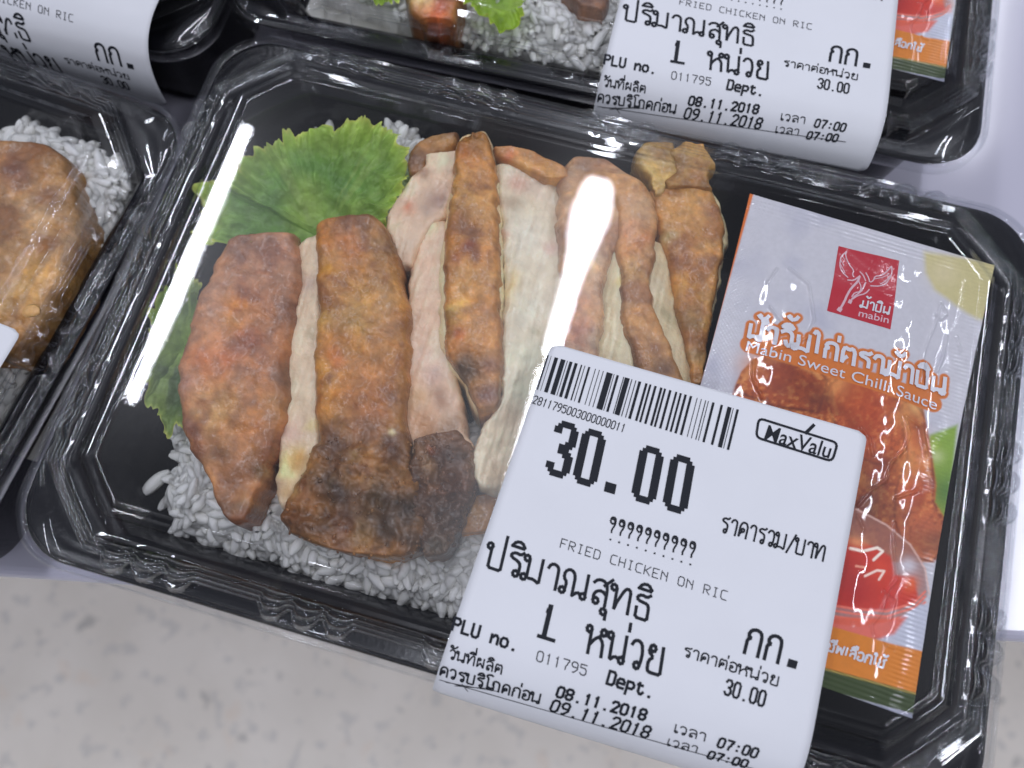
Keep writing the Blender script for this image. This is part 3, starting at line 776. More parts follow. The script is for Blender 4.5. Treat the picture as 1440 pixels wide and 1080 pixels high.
    for dp, dc in drum:
        sd = sdf_poly(q, dp); c = mixc(c, lin(dc), (1 - sst(sd, -1.5, 1)) * inb); c = mixc(c, lin((96, 38, 24)), np.exp(-(sd / 2.2) ** 2) * .7 * inb)
        c = mixc(c, lin((236, 172, 104)), np.exp(-((sd + 7) / 3.5) ** 2) * .55 * inb * (q[:, 1] < np.mean([p_[1] for p_ in dp])))
    cr1 = fbm(q, 5, 3, 18); c = mixc(c, lin((236, 160, 92)), inb * np.clip(cr1 * 1.5 - .15, 0, .55)); c = mixc(c, lin((104, 40, 26)), inb * np.clip(-cr1 * 1.5 - .2, 0, .5))
    ins = (1 - sst(sdf_poly(q, body), -3, 0)); c = mixc(c, lin((120, 45, 25)), ins * np.clip(-fr * 1.3, 0, .8))
    for a_ in [(1062, 512, 22, (208, 130, 72)), (1090, 530, 26, (160, 68, 36)), (1120, 545, 24, (110, 45, 30)), (1145, 565, 14, (90, 45, 35)), (1165, 560, 10, (90, 42, 32)),
               (1180, 540, 18, (226, 160, 96)), (1205, 550, 30, (190, 85, 42)), (1230, 585, 30, (176, 66, 34)), (1215, 620, 26, (180, 76, 44)), (1270, 585, 16, (220, 150, 90)),
               (1290, 570, 12, (225, 180, 120)), (1290, 620, 18, (214, 120, 66)), (1285, 655, 20, (226, 150, 84)), (1290, 690, 22, (196, 84, 50)), (1225, 655, 22, (130, 62, 40)),
               (1230, 690, 26, (84, 45, 40)), (1225, 720, 26, (70, 42, 38)), (1262, 720, 20, (120, 60, 42)), (1305, 740, 24, (176, 92, 70)), (1320, 765, 18, (120, 80, 62)), (1290, 765, 26, (130, 66, 50)), (1230, 667, 8, (150, 50, 50))]:
        blob(*a_, .6)
    # red sauce in a glass bowl
    bowl = [(1140, 735), (1205, 716), (1250, 738), (1285, 765), (1306, 800), (1310, 835), (1296, 862), (1255, 885), (1140, 880)]
    poly(bowl, (150, 100, 92), 3, .75)
    line([(1204, 716), (1250, 738), (1285, 765), (1306, 800), (1312, 835)], 1.2, (225, 190, 185), .8)
    poly([(1140, 760), (1200, 757), (1228, 768), (1256, 782), (1262, 808), (1290, 812), (1297, 842), (1270, 857), (1220, 858), (1140, 850)], (202, 52, 34), 3)
    blob(1205, 762, 16, (225, 150, 105), .9, 2.2, 12); blob(1285, 820, 12, (225, 100, 45), .9); blob(1200, 830, 30, (168, 24, 24), .8); blob(1180, 800, 28, (150, 28, 26), .6)
    blob(1240, 800, 16, (220, 70, 40), .7); blob(1282, 795, 12, (215, 215, 235), .8)
    for y in (0, 7, 15): line([(1140, 846 + y), (1200, 856 + y), (1250, 860 + y), (1290, 848 + y), (1306, 832 + y)], 1.6, (235, 120, 105), .9)
    poly([(1140, 872), (1210, 882), (1265, 872), (1300, 850), (1325, 850), (1318, 925), (1255, 905), (1140, 885)], (190, 196, 222), 2)
    poly([(1140, 868), (1280, 868), (1262, 892), (1230, 902), (1140, 885)], (222, 92, 66), 4, .9)
    line([(1196, 771), (1214, 775), (1236, 770), (1244, 775), (1230, 787)], 2, (255, 240, 235)); line([(1217, 810), (1235, 802), (1246, 803), (1238, 815)], 1.6, (255, 225, 220)); line([(1204, 796), (1218, 798)], 1.5, (240, 160, 140))
    # bands at the bottom
    poly([(1140, 872), (1255, 905), (1325, 922), (1310, 985), (1130, 935)], (214, 128, 34), 1.2)
    poly([(1135, 932), (1310, 980), (1306, 1010), (1130, 962)], (48, 66, 22), 1.2)
    line([(1135, 934), (1310, 982)], .9, (205, 180, 90), .7)
    poly([(1120, 961), (1310, 1011), (1310, 1060), (1100, 1030)], (140, 145, 172), 1.0)
    u1, u2, u3 = SU((1051, 471.5)), SU((1337, 554)), SU((1055, 450)) - SU((1051, 471.5))
    st_, W1 = thai_strokes('น้ำจิ้มไก่ตราม้าบิน', loops=False); X1 = (u2 - u1) / W1; dd = np.full(len(XY), 99.)
    for sq in st_:
        pq = [u1 + X1 * a_[0] + u3 * a_[1] for a_ in sq]; near = np.abs(XY - pq[0]).max(1) < 9
        dd[near] = np.minimum(dd[near], d_line(XY[near], pq))
    c = mixc(c, lin((206, 116, 48)), 1 - sst(dd, 1.0, 1.3))
    c = mixc(c, lin((206, 116, 48)), 1 - sst(d_line(XY, [SU((1056, 482)), SU((1316, 565))]), 1.9, 2.2))
    c = c * np.array([1.22, 1.15, 1.0])
    V = np.c_[XY, ZP + ZS + z]
    n = len(V); F = gridF(nb, na)
    Vb = V.copy(); Vb[:, 2] = V[:, 2] - .12 - pil * 1.8
    edge = [j for j in range(na)] + [i * na + na - 1 for i in range(1, nb)] + [(nb - 1) * na + j for j in range(na - 2, -1, -1)] + [i * na for i in range(nb - 2, 0, -1)]
    Fl = F[:, ::-1].tolist() + (F + n).tolist(); m = len(edge)
    for k in range(m): Fl.append([edge[k], edge[(k + 1) % m], n + edge[(k + 1) % m], n + edge[k]])
    col = np.r_[c, c]
    return mesh('sachet_film', np.r_[V, Vb], Fl, M_FOIL, col=col), (A, B, XY, z)
smesh, (sA, sB, sXY, sz) = make_sachet()
SZ = sz.reshape(460, 260)
sach = obj('sauce_sachet', None, label='shiny silver sachet of sweet chilli sauce under the lid beside the chicken', cat='sachet', group='sauce sachets in the trays')
obj('sachet_film', smesh, sach)
def sach_surf(off=0):
    e1 = (sTR - sTL); e2 = (sBL - sTL)
    Minv = np.linalg.inv(np.c_[e1, e2])
    def f(u, s):
        P = np.c_[u, s]; ab = (P - sTL) @ Minv.T
        i = np.clip(ab[:, 1] * 459, 0, 458.99); j = np.clip(ab[:, 0] * 259, 0, 258.99)
        i0 = i.astype(int); j0 = j.astype(int); fi = i - i0; fj = j - j0
        zz = np.maximum.reduce([SZ[i0, j0], SZ[i0 + 1, j0], SZ[i0, j0 + 1], SZ[i0 + 1, j0 + 1]])
        N_ = np.tile([0., 0., 1.], (len(u), 1))
        return np.c_[u, s, ZP + ZS + zz], N_
    return f
SS = sach_surf()
def SU(px): return unp(px, ZS)[0]
def ST(P, Q, top): a, b, c = SU(P), SU(Q), SU(top); return a, b, c - a
ik_w, ik_r, ik_p = Ink(), Ink(), Ink()
for k_ in (ik_w, ik_p): k_.sub = .5
ik_r.sub = .25
TT = [('น้ำจิ้มไก่ตราม้าบิน', (1051, 471.5), (1337, 554), (1055, 450))]
for s, P, Q, top in TT:
    a, b, h = ST(P, Q, top); fs = thai_strokes(s, loops=False)
    ik_w.text(fs, a, b, h, .85)
a, b, h = ST((1050, 491), (1320, 575), (1053.5, 477)); ink_font(ik_w, 'Mabin Sweet Chilli Sauce', a, b, h, offset=.0)
q4 = [SU(p) for p in ((1182.5, 342.5), (1268.5, 363), (1251, 464), (1163, 437))]
for i in range(36):
    for j in range(36):
        bl = lambda u, v: (q4[0] * (1 - u) + q4[1] * u) * (1 - v) + (q4[3] * (1 - u) + q4[2] * u) * v
        ik_r.quad([bl(i / 36, (j + 1) / 36), bl((i + 1) / 36, (j + 1) / 36), bl((i + 1) / 36, j / 36), bl(i / 36, j / 36)])
Z7 = lambda pts: [SU((1150 + x / 7.2, 330 + y / 7.2)) for x, y in pts]
for pts, wd in [([(310,150),(300,190),(330,280),(380,350),(360,390),(372,420)], .28), ([(310,150),(255,200),(240,260),(235,310),(255,370),(310,425)], .3), ([(310,455),(370,460),(435,410)], .35),
                ([(250,240),(275,300)], .2), ([(262,190),(292,240)], .2), ([(245,290),(285,380)], .2), ([(440,365),(472,400),(490,460)], .3), ([(500,375),(525,430),(530,480),(570,460),(590,410),(650,405),(700,375),(770,300)], .28),
                ([(770,300),(772,370),(740,430),(700,490),(630,520),(540,515)], .3), ([(590,440),(680,420),(740,380)], .2), ([(640,495),(700,460),(750,400)], .22), ([(430,420),(410,470),(340,540),(300,600),(260,690),(215,770)], .5),
                ([(215,765),(222,755)], 1.0), ([(490,480),(450,560),(420,590),(350,640),(320,690)], .32), ([(325,675),(318,690)], .8), ([(520,555),(480,600),(400,620),(350,655)], .28), ([(420,470),(440,520),(430,580),(370,590),(340,630)], .28)]:
    ik_p.stroke(chaikin(Z7(pts), 8.0), wd)
a, b, h = ST((1209, 432.5), (1251, 443.5), (1211.5, 422)); ik_w.text(thai_strokes('ม้าบิน', loops=False), a, b, h, .36)
a, b, h = ST((1206, 445), (1248, 455.5), (1208, 436)); ink_font(ik_p, 'mabin', a, b, h, offset=.01, cap=.66)
a, b, h = ST((1165, 914.5), (1249, 941), (1168, 903.5)); ik_w.text(thai_strokes('ชีพเลือกใช้', loops=False), a, b, h, .42)
ik_r.build('printed_emblem_square', M_FILMINK_R, SS, .05, sach)
ik_w.build('printed_title', M_FILMINK_W, SS, .22, sach)
ik_p.build('printed_winged_horse', M_FILMINK_P, SS, .12, sach)
# second sachet, in the tray behind at the top right
s2 = copy_tree(sach); s2['label'] = 'silver sauce sachet partly cut by the top edge, beside the other price label'
cBRt = unp((1332, 110), ZS - 7)[0]; rr = 1.6
ct, st_ = math.cos(math.radians(rr)), math.sin(math.radians(rr))
off = cBRt - np.array([ct * sBR[0] - st_ * sBR[1], st_ * sBR[0] + ct * sBR[1]])
place(s2, off[0], off[1], rr, -7)

# ------------------------------------------------------------------ chicken
def ribbon(stations, ztop, zbot, base, blobs=(), n=170, m=64, amp=(.7, .25), crisp=None, seed=1, edge=1.3, power=7.0, capn=.03, grow=.5, drop=(0, 0), fibre=0.0, lumps=0.0, flatc=1.1):
    """one long slice: stations are left and right edge points (photo px) from top to bottom, laid at level ztop"""
    st = np.array([[a[0], a[1], b[0], b[1]] for a, b in stations], float)
    d = np.r_[0, np.cumsum(np.hypot(np.diff((st[:, 0] + st[:, 2]) / 2), np.diff((st[:, 1] + st[:, 3]) / 2)))]; d /= d[-1]
    T_ = np.linspace(0, 1, n); S4 = np.c_[[np.interp(T_, d, st[:, k]) for k in range(4)]].T
    k = np.array([1, 2, 3, 2, 1.]) / 9
    for c in range(4): S4[2:-2, c] = np.convolve(S4[:, c], k, 'valid')
    Lp, Rp = unp(S4[:, :2], ztop), unp(S4[:, 2:], ztop)
    wmm = np.linalg.norm(Rp - Lp, axis=1)[:, None]; ex = (Rp - Lp) / wmm; Lp = Lp - ex * grow; Rp = Rp + ex * grow
    u = np.linspace(0, 1, m); u = .5 - .5 * np.cos(u * math.pi) * (0.55 + .45 * np.abs(np.cos(u * math.pi))) 
    UU, TT_ = np.meshgrid(u, T_)
    X = Lp[:, None, :] * (1 - UU)[..., None] + Rp[:, None, :] * UU[..., None]
    XY = X.reshape(-1, 2); U = UU.ravel(); Tf = TT_.ravel()
    prof = np.clip(1 - np.abs(2 * U - 1) ** power, 0, 1) ** (1 / power)
    capf = np.clip(1 - (1 - np.clip(np.minimum(Tf, 1 - Tf) / capn, 0, 1)) ** 3, 0, 1) ** .4
    h = prof * capf
    z = zbot + (ztop - zbot) * (0.25 + .75 * h) * 1.0
    z = np.where(h < .02, zbot, z)
    P = np.c_[XY, z]
    big = fbm(XY, 7, 3, seed); small = fbm(XY, 1.8, 3, seed + 5)
    cr = np.zeros(len(XY))
    q = proj(np.c_[XY, np.full(len(XY), ztop)])
    for (x, y, r) in (crisp or []): cr = np.maximum(cr, np.exp(-((q[:, 0] - x) ** 2 + (q[:, 1] - y) ** 2) / r ** 2))
    A0 = amp[0] * (1 + 1.2 * cr); A1 = amp[1] * (1 + 3.2 * cr)
    fib = fbm(np.c_[XY[:, 0] / .9, XY[:, 1] / 9.0], 1.0, 3, seed + 60) + .6 * fbm(np.c_[XY[:, 0] / 2.6, XY[:, 1] / 22.0], 1.0, 2, seed + 61)
    rdg = 1 - np.abs(fbm(XY + np.c_[fbm(XY, 5, 2, seed + 62), fbm(XY, 5, 2, seed + 63)] * 3, 4.5, 3, seed + 64)) * 2
    dz = big * A0 * 1.2 + small * A1 * 1.6 + fbm(XY, .8, 2, seed + 6) * (.04 + .16 * cr) + fib * fibre * .28 + rdg * (.16 if fibre == 0 else .10) * (1 + cr) - cr * np.abs(fbm(XY, 3.2, 2, seed + 8)) * 2.0 + cr * (1 - 2 * np.abs(fbm(XY, 6.5, 2, seed + 18))) * 1.7
    P[:, 2] += dz * np.clip(h * 1.6, 0, 1)
    P[:, 2] -= (drop[0] * (1 - U) ** 1.3 + drop[1] * U ** 1.3) * np.clip(h, 0, 1)
    if lumps: P[:, 2] += lumps * vnoise(np.c_[XY / 11, np.zeros(len(XY))], seed + 77) * h
    eg = fbm(np.c_[np.zeros(len(XY)), P[:, 1]], 2.6, 4, seed + 9) * edge * .75 * (np.abs(2 * U - 1) ** 2) * np.sign(U - .5)
    eg = eg + fbm(np.c_[np.sign(U - .5) * 40, P[:, 1]], 15, 2, seed + 13) * edge * 1.1 * (np.abs(2 * U - 1) ** 1.5) * np.sign(U - .5)
    P[:, 0] += eg; P[:, 1] += fbm(np.c_[P[:, 0], np.zeros(len(XY))], 2.4, 3, seed + 12) * edge * 1.6 * (1 - capf)
    # colour
    c = np.tile(lin(base), (len(XY), 1))
    qn = q + np.c_[fbm(XY, 5, 3, seed + 20), fbm(XY, 5, 3, seed + 21)] * 13
    for (x, y, r, col, *kk) in blobs:
        kx = kk[0] if kk else .8
        ry = kk[1] if len(kk) > 1 else 1.0
        c = mixc(c, lin(col), np.exp(-(((qn[:, 0] - x) ** 2 + ((qn[:, 1] - y) / ry) ** 2) / r ** 2) ** 1.2) * kx)
    mot = fbm(XY, 2.2, 3, seed + 30); c = c * (1 + .2 * flatc * mot + .10 * fibre * fib)[:, None]; c = c * np.exp(np.c_[rdg * .03, rdg * .09, rdg * .16] * (1 if fibre == 0 else 0))
    mot2 = fbm(XY, 6, 3, seed + 31); c = c * np.exp(np.c_[mot2 * .18, mot2 * .28, mot2 * .36] * flatc)
    pits = sst(fbm(XY, 1.1, 2, seed + 40), .3, .55) * (.12 + .75 * cr) * flatc; c = c * (1 - .45 * np.clip(pits, 0, 1))[:, None]
    if fibre == 0:
        n1 = fbm(XY + np.c_[fbm(XY, 6, 2, seed + 70), fbm(XY, 6, 2, seed + 71)] * 2.5, 5.5, 5, seed + 72); n2 = fbm(XY, 1.3, 3, seed + 73)
        c = c * (1 + sst(n1, .05, .4)[:, None] * np.array([.27, .23, .06])) * (1 - sst(-n1, .08, .45)[:, None] * np.array([.30, .40, .44]))
        c = c * (1 - sst(n2, .2, .5)[:, None] * np.array([.14, .20, .24])) * (1 + sst(-n2, .25, .5)[:, None] * np.array([.16, .14, .08]))
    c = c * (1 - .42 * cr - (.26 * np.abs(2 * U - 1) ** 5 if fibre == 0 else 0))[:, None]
    c = np.clip(c * np.array([1.56, 1.46, .98] if flatc > .6 else [1.72, 1.56, 1.32]), 0, .9)
    global CRUMB_SPOTS
    ok = np.where((cr > .35) & (h > .5))[0]
    CRUMB_SPOTS = [(P[i].copy(), c[i].copy()) for i in np.random.default_rng(seed).choice(ok, min(len(ok), 130), replace=False)] if len(ok) else []
    # close underneath
    Vb = np.c_[P[:, :2], np.full(len(P), zbot - .4)].reshape(n, m, 3)[:, [0, -1]]
    V = P.reshape(n, m, 3); V = np.concatenate([Vb[:, :1], V, Vb[:, 1:]], 1); mm = m + 2
    C3 = c.reshape(n, m, 3); C3 = np.concatenate([C3[:, :1], C3, C3[:, -1:]], 1)
    Vf = V.reshape(-1, 3).copy(); Vf[:, 2] += ZP
    F = gridF(n, mm, wrap_m=True).tolist() + [list(range(mm)), list(range((n - 1) * mm, n * mm))[::-1]]
    return Vf, F, C3.reshape(-1, 3)
def St(rows): return [((a, b), (c, d)) for a, b, c, d in rows]
def part(name, parent, mat, *a, under=None, **k):
    if under:
        k2 = dict(k); k2.update(seed=k.get('seed', 1) + 300, crisp=None, lumps=0, flatc=.45, fibre=1.0, grow=under, edge=1.1, amp=(.5, .15), n=130, m=44)
        bl = [(b[0], b[1], b[2], (176, 140, 96), .5) for b in a[4][::4]] if len(a) > 4 else []
        V, F, c = ribbon(a[0], a[1] - 2.2, a[2], (196, 180, 152), bl, **k2); obj('white_meat', mesh('white_meat', V, F, M_MEAT, col=c), parent)
        k['edge'] = 1.0; k['grow'] = .1
    V, F, c = ribbon(*a, **k); o = obj(name, mesh(name, V, F, mat, col=c), parent)
    if CRUMB_SPOTS and len(k.get('crisp') or []) > 2 or (k.get('seed') == 23):
        r = np.random.default_rng(len(CRUMB_SPOTS) + 5); Vs, Fs, Cs = [], [], []; b = 0
        base = np.array([[1, 0, 0], [-1, 0, 0], [0, 1, 0], [0, -1, 0], [0, 0, 1], [0, 0, -1], [.6, .6, .5], [-.6, .6, .5], [.6, -.6, .5], [-.6, -.6, .5]])
        hullF = [(4, 6, 7), (4, 7, 9), (4, 9, 8), (4, 8, 6), (6, 0, 2), (6, 2, 7), (7, 2, 1), (7, 1, 9), (9, 1, 3), (9, 3, 8), (8, 3, 0), (8, 0, 6), (0, 5, 2), (2, 5, 1), (1, 5, 3), (3, 5, 0)]
        for p, cc in CRUMB_SPOTS:
            sz = r.uniform(.18, .5) * np.array([r.uniform(.7, 1.5), r.uniform(.6, 1.1), r.uniform(.4, .8)])
            a_ = r.random() * 6.28; R_ = np.array([[math.cos(a_), -math.sin(a_), 0], [math.sin(a_), math.cos(a_), 0], [0, 0, 1]])
            v = (base * (1 + r.normal(0, .18, base.shape))) * sz; Vs.append(v @ R_.T + p + [0, 0, ZP + .05]); Fs += [tuple(i + b for i in f) for f in hullF]; b += 10
            Cs.append(np.tile(np.clip(cc * r.uniform(.8, 1.5), 0, .8), (10, 1)))
        obj('crust_crumbs', mesh('crust_crumbs', np.concatenate(Vs), Fs, M_SKIN, col=np.concatenate(Cs)), parent, kind='stuff')
    return o
CG = 'slices of the fried chicken in the central tray'
def cslice(label): return obj('chicken_slice', None, label=label, cat='chicken slice', group=CG)

# first slice (left)
t = cslice('broad leftmost slice with smooth brown skin, its pointed tip over the rice')
part('fried_skin', t, M_SKIN, St([(330,322,404,316),(314,340,412,338),(298,372,416,370),(283,405,415,405),(268,440,411,440),(255,480,402,475),(247,520,399,520),(246,560,398,555),(250,600,394,592),(260,628,384,620),(280,652,376,645),(290,675,370,675),(300,702,358,702),(312,724,350,722),(330,738,342,736)]),
     -6, -24, (152, 102, 76), [(395,360,55,(146,104,92)),(300,420,30,(150,105,88)),(340,428,20,(176,108,44),.9),(325,455,16,(170,112,50)),(345,482,24,(122,58,30),.9),(318,500,16,(140,72,36)),(285,508,22,(156,88,48)),(360,500,30,(140,86,62)),
      (405,440,26,(112,76,68)),(400,530,24,(112,78,64)),(312,575,30,(172,130,88)),(290,590,22,(168,124,86)),(350,590,26,(140,92,62)),(380,570,24,(146,106,76)),(262,540,14,(140,96,88)),(260,600,16,(120,78,70)),(300,640,24,(128,92,68)),(350,640,24,(136,94,66)),(330,680,26,(112,78,60)),(318,718,22,(84,58,48)),(345,710,16,(122,88,64)),(365,660,14,(104,80,56)),(340,330,30,(120,88,76),.6)],
     seed=3, amp=(.7, .16))
part('white_meat', t, M_MEAT, St([(412,335,444,318),(414,360,448,350),(412,400,450,400),(400,450,448,450),(398,500,447,500),(395,540,447,540),(392,580,446,580),(388,610,450,610),(384,630,450,630),(386,655,444,655),(384,690,436,690),(388,715,430,715)]),
     -7.2, -25, (190, 176, 158), [(430,400,16,(166,152,146)),(422,455,14,(198,184,168)),(436,470,10,(160,150,128)),(420,560,30,(192,180,162)),(415,610,22,(186,164,158)),(412,650,22,(204,188,128)),(435,600,12,(196,184,140)),(402,665,12,(210,206,160)),(425,650,14,(168,130,72)),(400,690,16,(166,140,100)),(425,690,14,(150,92,70)),(395,600,8,(120,92,90))],
     seed=5, amp=(.5, .12), drop=(2.5, 0), n=130, m=40, flatc=.35, fibre=1.0)
# second slice
t = cslice('second slice from the left, golden skin darkening to a crisp brown lower end')
part('fried_skin', t, M_SKIN, St([(450,300,520,292),(438,314,540,310),(442,330,548,328),(444,360,560,360),(446,400,566,400),(446,450,570,450),(442,500,572,500),(440,540,570,540),(444,580,566,580),(444,615,572,615),(428,650,580,650),(408,680,590,690),(394,705,598,715),(388,728,606,740),(402,748,604,760),(440,766,590,775),(500,782,560,788)]),
     -4.5, -24, (160, 112, 68), [(500,303,34,(112,78,66),.9),(455,335,14,(172,108,26),.9),(458,385,15,(172,118,32),.9),(492,350,30,(164,104,66)),(540,340,26,(128,96,72)),(452,445,16,(176,140,88)),(540,410,28,(150,112,80)),(545,460,20,(142,100,76)),(500,450,30,(152,116,74)),(474,505,16,(168,90,36)),(452,520,14,(184,122,50)),
      (520,520,36,(152,100,62)),(455,570,24,(170,112,52)),(520,575,40,(148,92,58)),(560,560,20,(132,90,62)),(470,590,16,(150,104,60)),(520,605,24,(112,76,58)),(470,628,30,(84,58,54),.9),(552,632,26,(72,48,50),.9),(494,648,10,(160,124,80)),(450,680,22,(88,62,52)),(466,678,12,(128,104,82)),(480,690,26,(66,44,40),.9),(515,692,16,(124,84,70)),(500,725,26,(100,72,60)),(540,700,30,(62,50,44),.9),(420,700,22,(162,112,82)),(404,690,12,(186,150,110)),(415,735,26,(104,62,40),.9),(455,740,24,(84,58,50)),(478,765,24,(118,78,60)),(508,755,18,(128,98,66)),(545,745,30,(58,46,44),.9),(580,720,26,(54,44,42),.9),(585,760,22,(76,58,54)),(553,612,5,(205,190,170),.9)],
     seed=11, amp=(.7, .2), n=220, m=90, crisp=[(480, 690, 75), (560, 690, 70), (430, 740, 60), (550, 750, 60)], lumps=1.2)
# third slice: white strip and its dark foot
t = cslice('third slice, a pale narrow meat strip with a dark crumbly foot')
part('white_meat', t, M_MEAT, St([(596,304,626,302),(586,325,630,325),(578,350,630,350),(573,390,628,390),(570,430,626,430),(568,470,628,470),(566,510,634,510),(564,550,645,550),(562,590,656,590),(562,630,664,630),(568,670,668,670)]),
     -7.5, -25, (194, 172, 156), [(606,320,14,(206,192,160)),(600,400,22,(198,176,160)),(590,500,18,(190,170,160)),(620,470,8,(160,140,124)),(605,530,16,(170,146,140)),(580,560,22,(178,150,118)),(620,560,20,(140,112,98)),(600,600,26,(150,110,72)),(640,600,22,(120,94,72)),(575,640,20,(160,130,100)),(625,640,24,(92,66,60)),(650,650,20,(84,62,58))],
     seed=21, amp=(.5, .12), drop=(2, 0), n=140, m=44, flatc=.5, fibre=1.0)
part('fried_skin', t, M_SKIN, St([(582,612,640,600),(576,640,664,625),(572,670,668,660),(576,700,664,690),(584,730,652,720),(590,760,640,750),(600,786,630,780)]),
     -6, -24, (104, 74, 62), [(620,640,24,(80,58,56)),(600,650,14,(150,112,84)),(605,690,20,(124,88,70)),(640,680,22,(96,58,40)),(650,640,14,(70,54,54)),(600,730,24,(84,58,50)),(630,730,20,(66,50,48)),(615,770,22,(66,56,46)),(612,628,8,(130,70,40))],
     seed=23, amp=(1.0, .3), n=110, m=56, crisp=[(620, 700, 90)])
t = cslice('loose pinkish white chunk of meat beside the lettuce')
part('white_meat', t, M_MEAT, St([(598,214,650,206),(592,232,646,230),(572,252,640,250),(556,272,634,272),(544,296,630,296),(542,318,600,318),(552,340,586,340),(560,362,578,362),(562,374,574,374)]),
     -8, -25, (188, 168, 152), [(620,225,18,(206,196,176)),(580,260,20,(196,180,164)),(575,288,10,(178,112,84)),(618,280,16,(128,104,100)),(600,295,14,(158,140,132)),(560,320,14,(196,180,160)),(570,350,12,(180,164,148)),(590,240,12,(120,86,60),.8)], seed=31, amp=(.8, .2), n=90, m=46, flatc=.5, fibre=1.0)
part('fried_skin', t, M_SKIN, St([(610,190,644,184),(590,200,642,198),(576,212,626,210),(574,228,600,226),(580,244,596,244)]), -8.5, -24, (128, 92, 62), [(620,200,20,(140,104,70)),(586,225,12,(104,74,60))], seed=33, n=50, m=30, amp=(.6, .2))
# fourth slice
t = cslice('fourth slice, long golden skin with a dark knob at its lower end')
part('fried_skin', t, M_SKIN, St([(652,184,676,176),(642,200,690,192),(640,225,696,220),(635,260,700,258),(630,300,704,300),(624,340,706,340),(621,380,706,380),(620,420,706,420),(620,460,708,460),(622,492,708,492),(632,512,708,510),(652,535,706,535),(664,560,702,560),(674,580,694,580)]),
     -4, -24, (166, 116, 70), [(660,200,22,(160,108,56)),(655,210,10,(150,92,40)),(640,250,14,(184,138,84)),(680,250,24,(170,120,80)),(660,290,30,(164,120,76)),(662,325,12,(120,84,66)),(656,352,13,(106,56,50),.95),(668,360,10,(104,62,44),.9),(636,365,12,(120,66,30),.9),(626,385,8,(140,84,34)),(630,330,10,(160,104,40)),(690,350,16,(158,112,78)),(660,410,26,(166,120,74)),(632,440,14,(170,140,80)),(640,468,8,(156,84,34),.95),(651,470,7,(158,88,38),.9),(680,440,22,(158,112,78)),(640,490,14,(170,112,70)),(655,512,18,(104,80,72),.9),(640,530,16,(80,66,58),.9),(690,510,16,(136,92,80)),(680,555,22,(104,66,60),.95),(700,560,10,(112,80,50))],
     under=.35, seed=41, amp=(.6, .18), n=200, m=64, crisp=[(660, 520, 30), (665, 190, 20)])
part('fried_skin', t, M_SKIN, St([(690,205,720,205),(698,215,756,212),(712,225,775,222),(740,238,800,232),(770,252,806,248)]), -5.5, -20, (158, 110, 72), [(712,220,12,(150,80,56)),(740,235,14,(170,130,92)),(780,240,16,(166,118,60))], seed=43, n=60, m=30, amp=(.6, .2), edge=1.6)
# fifth: wide white meat
t = cslice('fifth slice, the widest white meat face left of the glare')
part('white_meat', t, M_MEAT, St([(694,216,800,228),(700,250,806,250),(704,300,806,300),(705,350,806,350),(706,400,800,400),(706,450,796,450),(706,500,790,500),(704,545,770,545),(690,580,760,580),(668,610,750,610),(664,640,735,640),(666,668,720,668),(676,690,702,696)]),
     -6.5, -25, (186, 182, 168), [(735,250,16,(176,140,128)),(720,280,14,(150,134,116)),(760,260,18,(190,178,168)),(790,290,12,(176,130,90)),(745,330,26,(192,190,182)),(712,330,8,(170,140,120)),(780,340,12,(188,166,160)),(718,400,10,(190,172,110),.6,3.),(750,420,26,(190,192,182)),(715,500,12,(196,190,172)),(745,500,26,(176,182,166)),(735,550,22,(170,174,156)),(715,590,20,(180,168,150)),(700,620,24,(190,178,158)),(700,660,22,(186,168,146)),(668,600,8,(206,200,184)),(760,460,10,(150,150,130)),(672,568,10,(190,180,170))],
     seed=51, amp=(.9, .14), drop=(0, 4), n=180, m=64, lumps=.8, flatc=.35, fibre=1.0)
# dark gap filler: back meat between third and fifth
part('fried_skin', t, M_SKIN, St([(650,700,700,690),(640,730,690,722),(636,752,676,748)]), -14, -24, (132, 92, 54), [(660,720,16,(150,108,60))], seed=57, n=50, m=30)
# sixth
t = cslice('sixth slice with pinkish browned skin under the wide glare')
part('fried_skin', t, M_SKIN, St([(812,212,846,216),(798,226,868,232),(790,250,900,252),(788,290,880,290),(790,330,872,330),(792,380,850,380),(792,430,846,430),(790,480,842,480),(788,525,840,530)]),
     -5.5, -24, (166, 128, 108), [(820,235,18,(150,118,96)),(850,250,20,(176,130,84)),(810,300,20,(182,140,120)),(830,350,22,(176,150,138)),(815,420,18,(168,116,98)),(808,470,20,(164,96,70)),(800,440,12,(170,110,80)),(835,480,14,(160,140,130))], seed=61, amp=(.7, .2), flatc=.7)
part('white_meat', t, M_MEAT, St([(828,300,868,300),(832,340,874,340),(834,380,876,380),(834,420,880,420),(834,460,886,460),(834,500,892,500),(836,530,898,535)]),
     -6.5, -25, (188, 182, 158), [(855,350,16,(196,190,170)),(850,400,18,(182,178,150)),(845,430,10,(160,156,130)),(860,470,18,(190,184,160)),(876,400,8,(190,170,110))], seed=63, amp=(.5, .1), drop=(4, 0), n=110, m=40, flatc=.3, fibre=1.0)
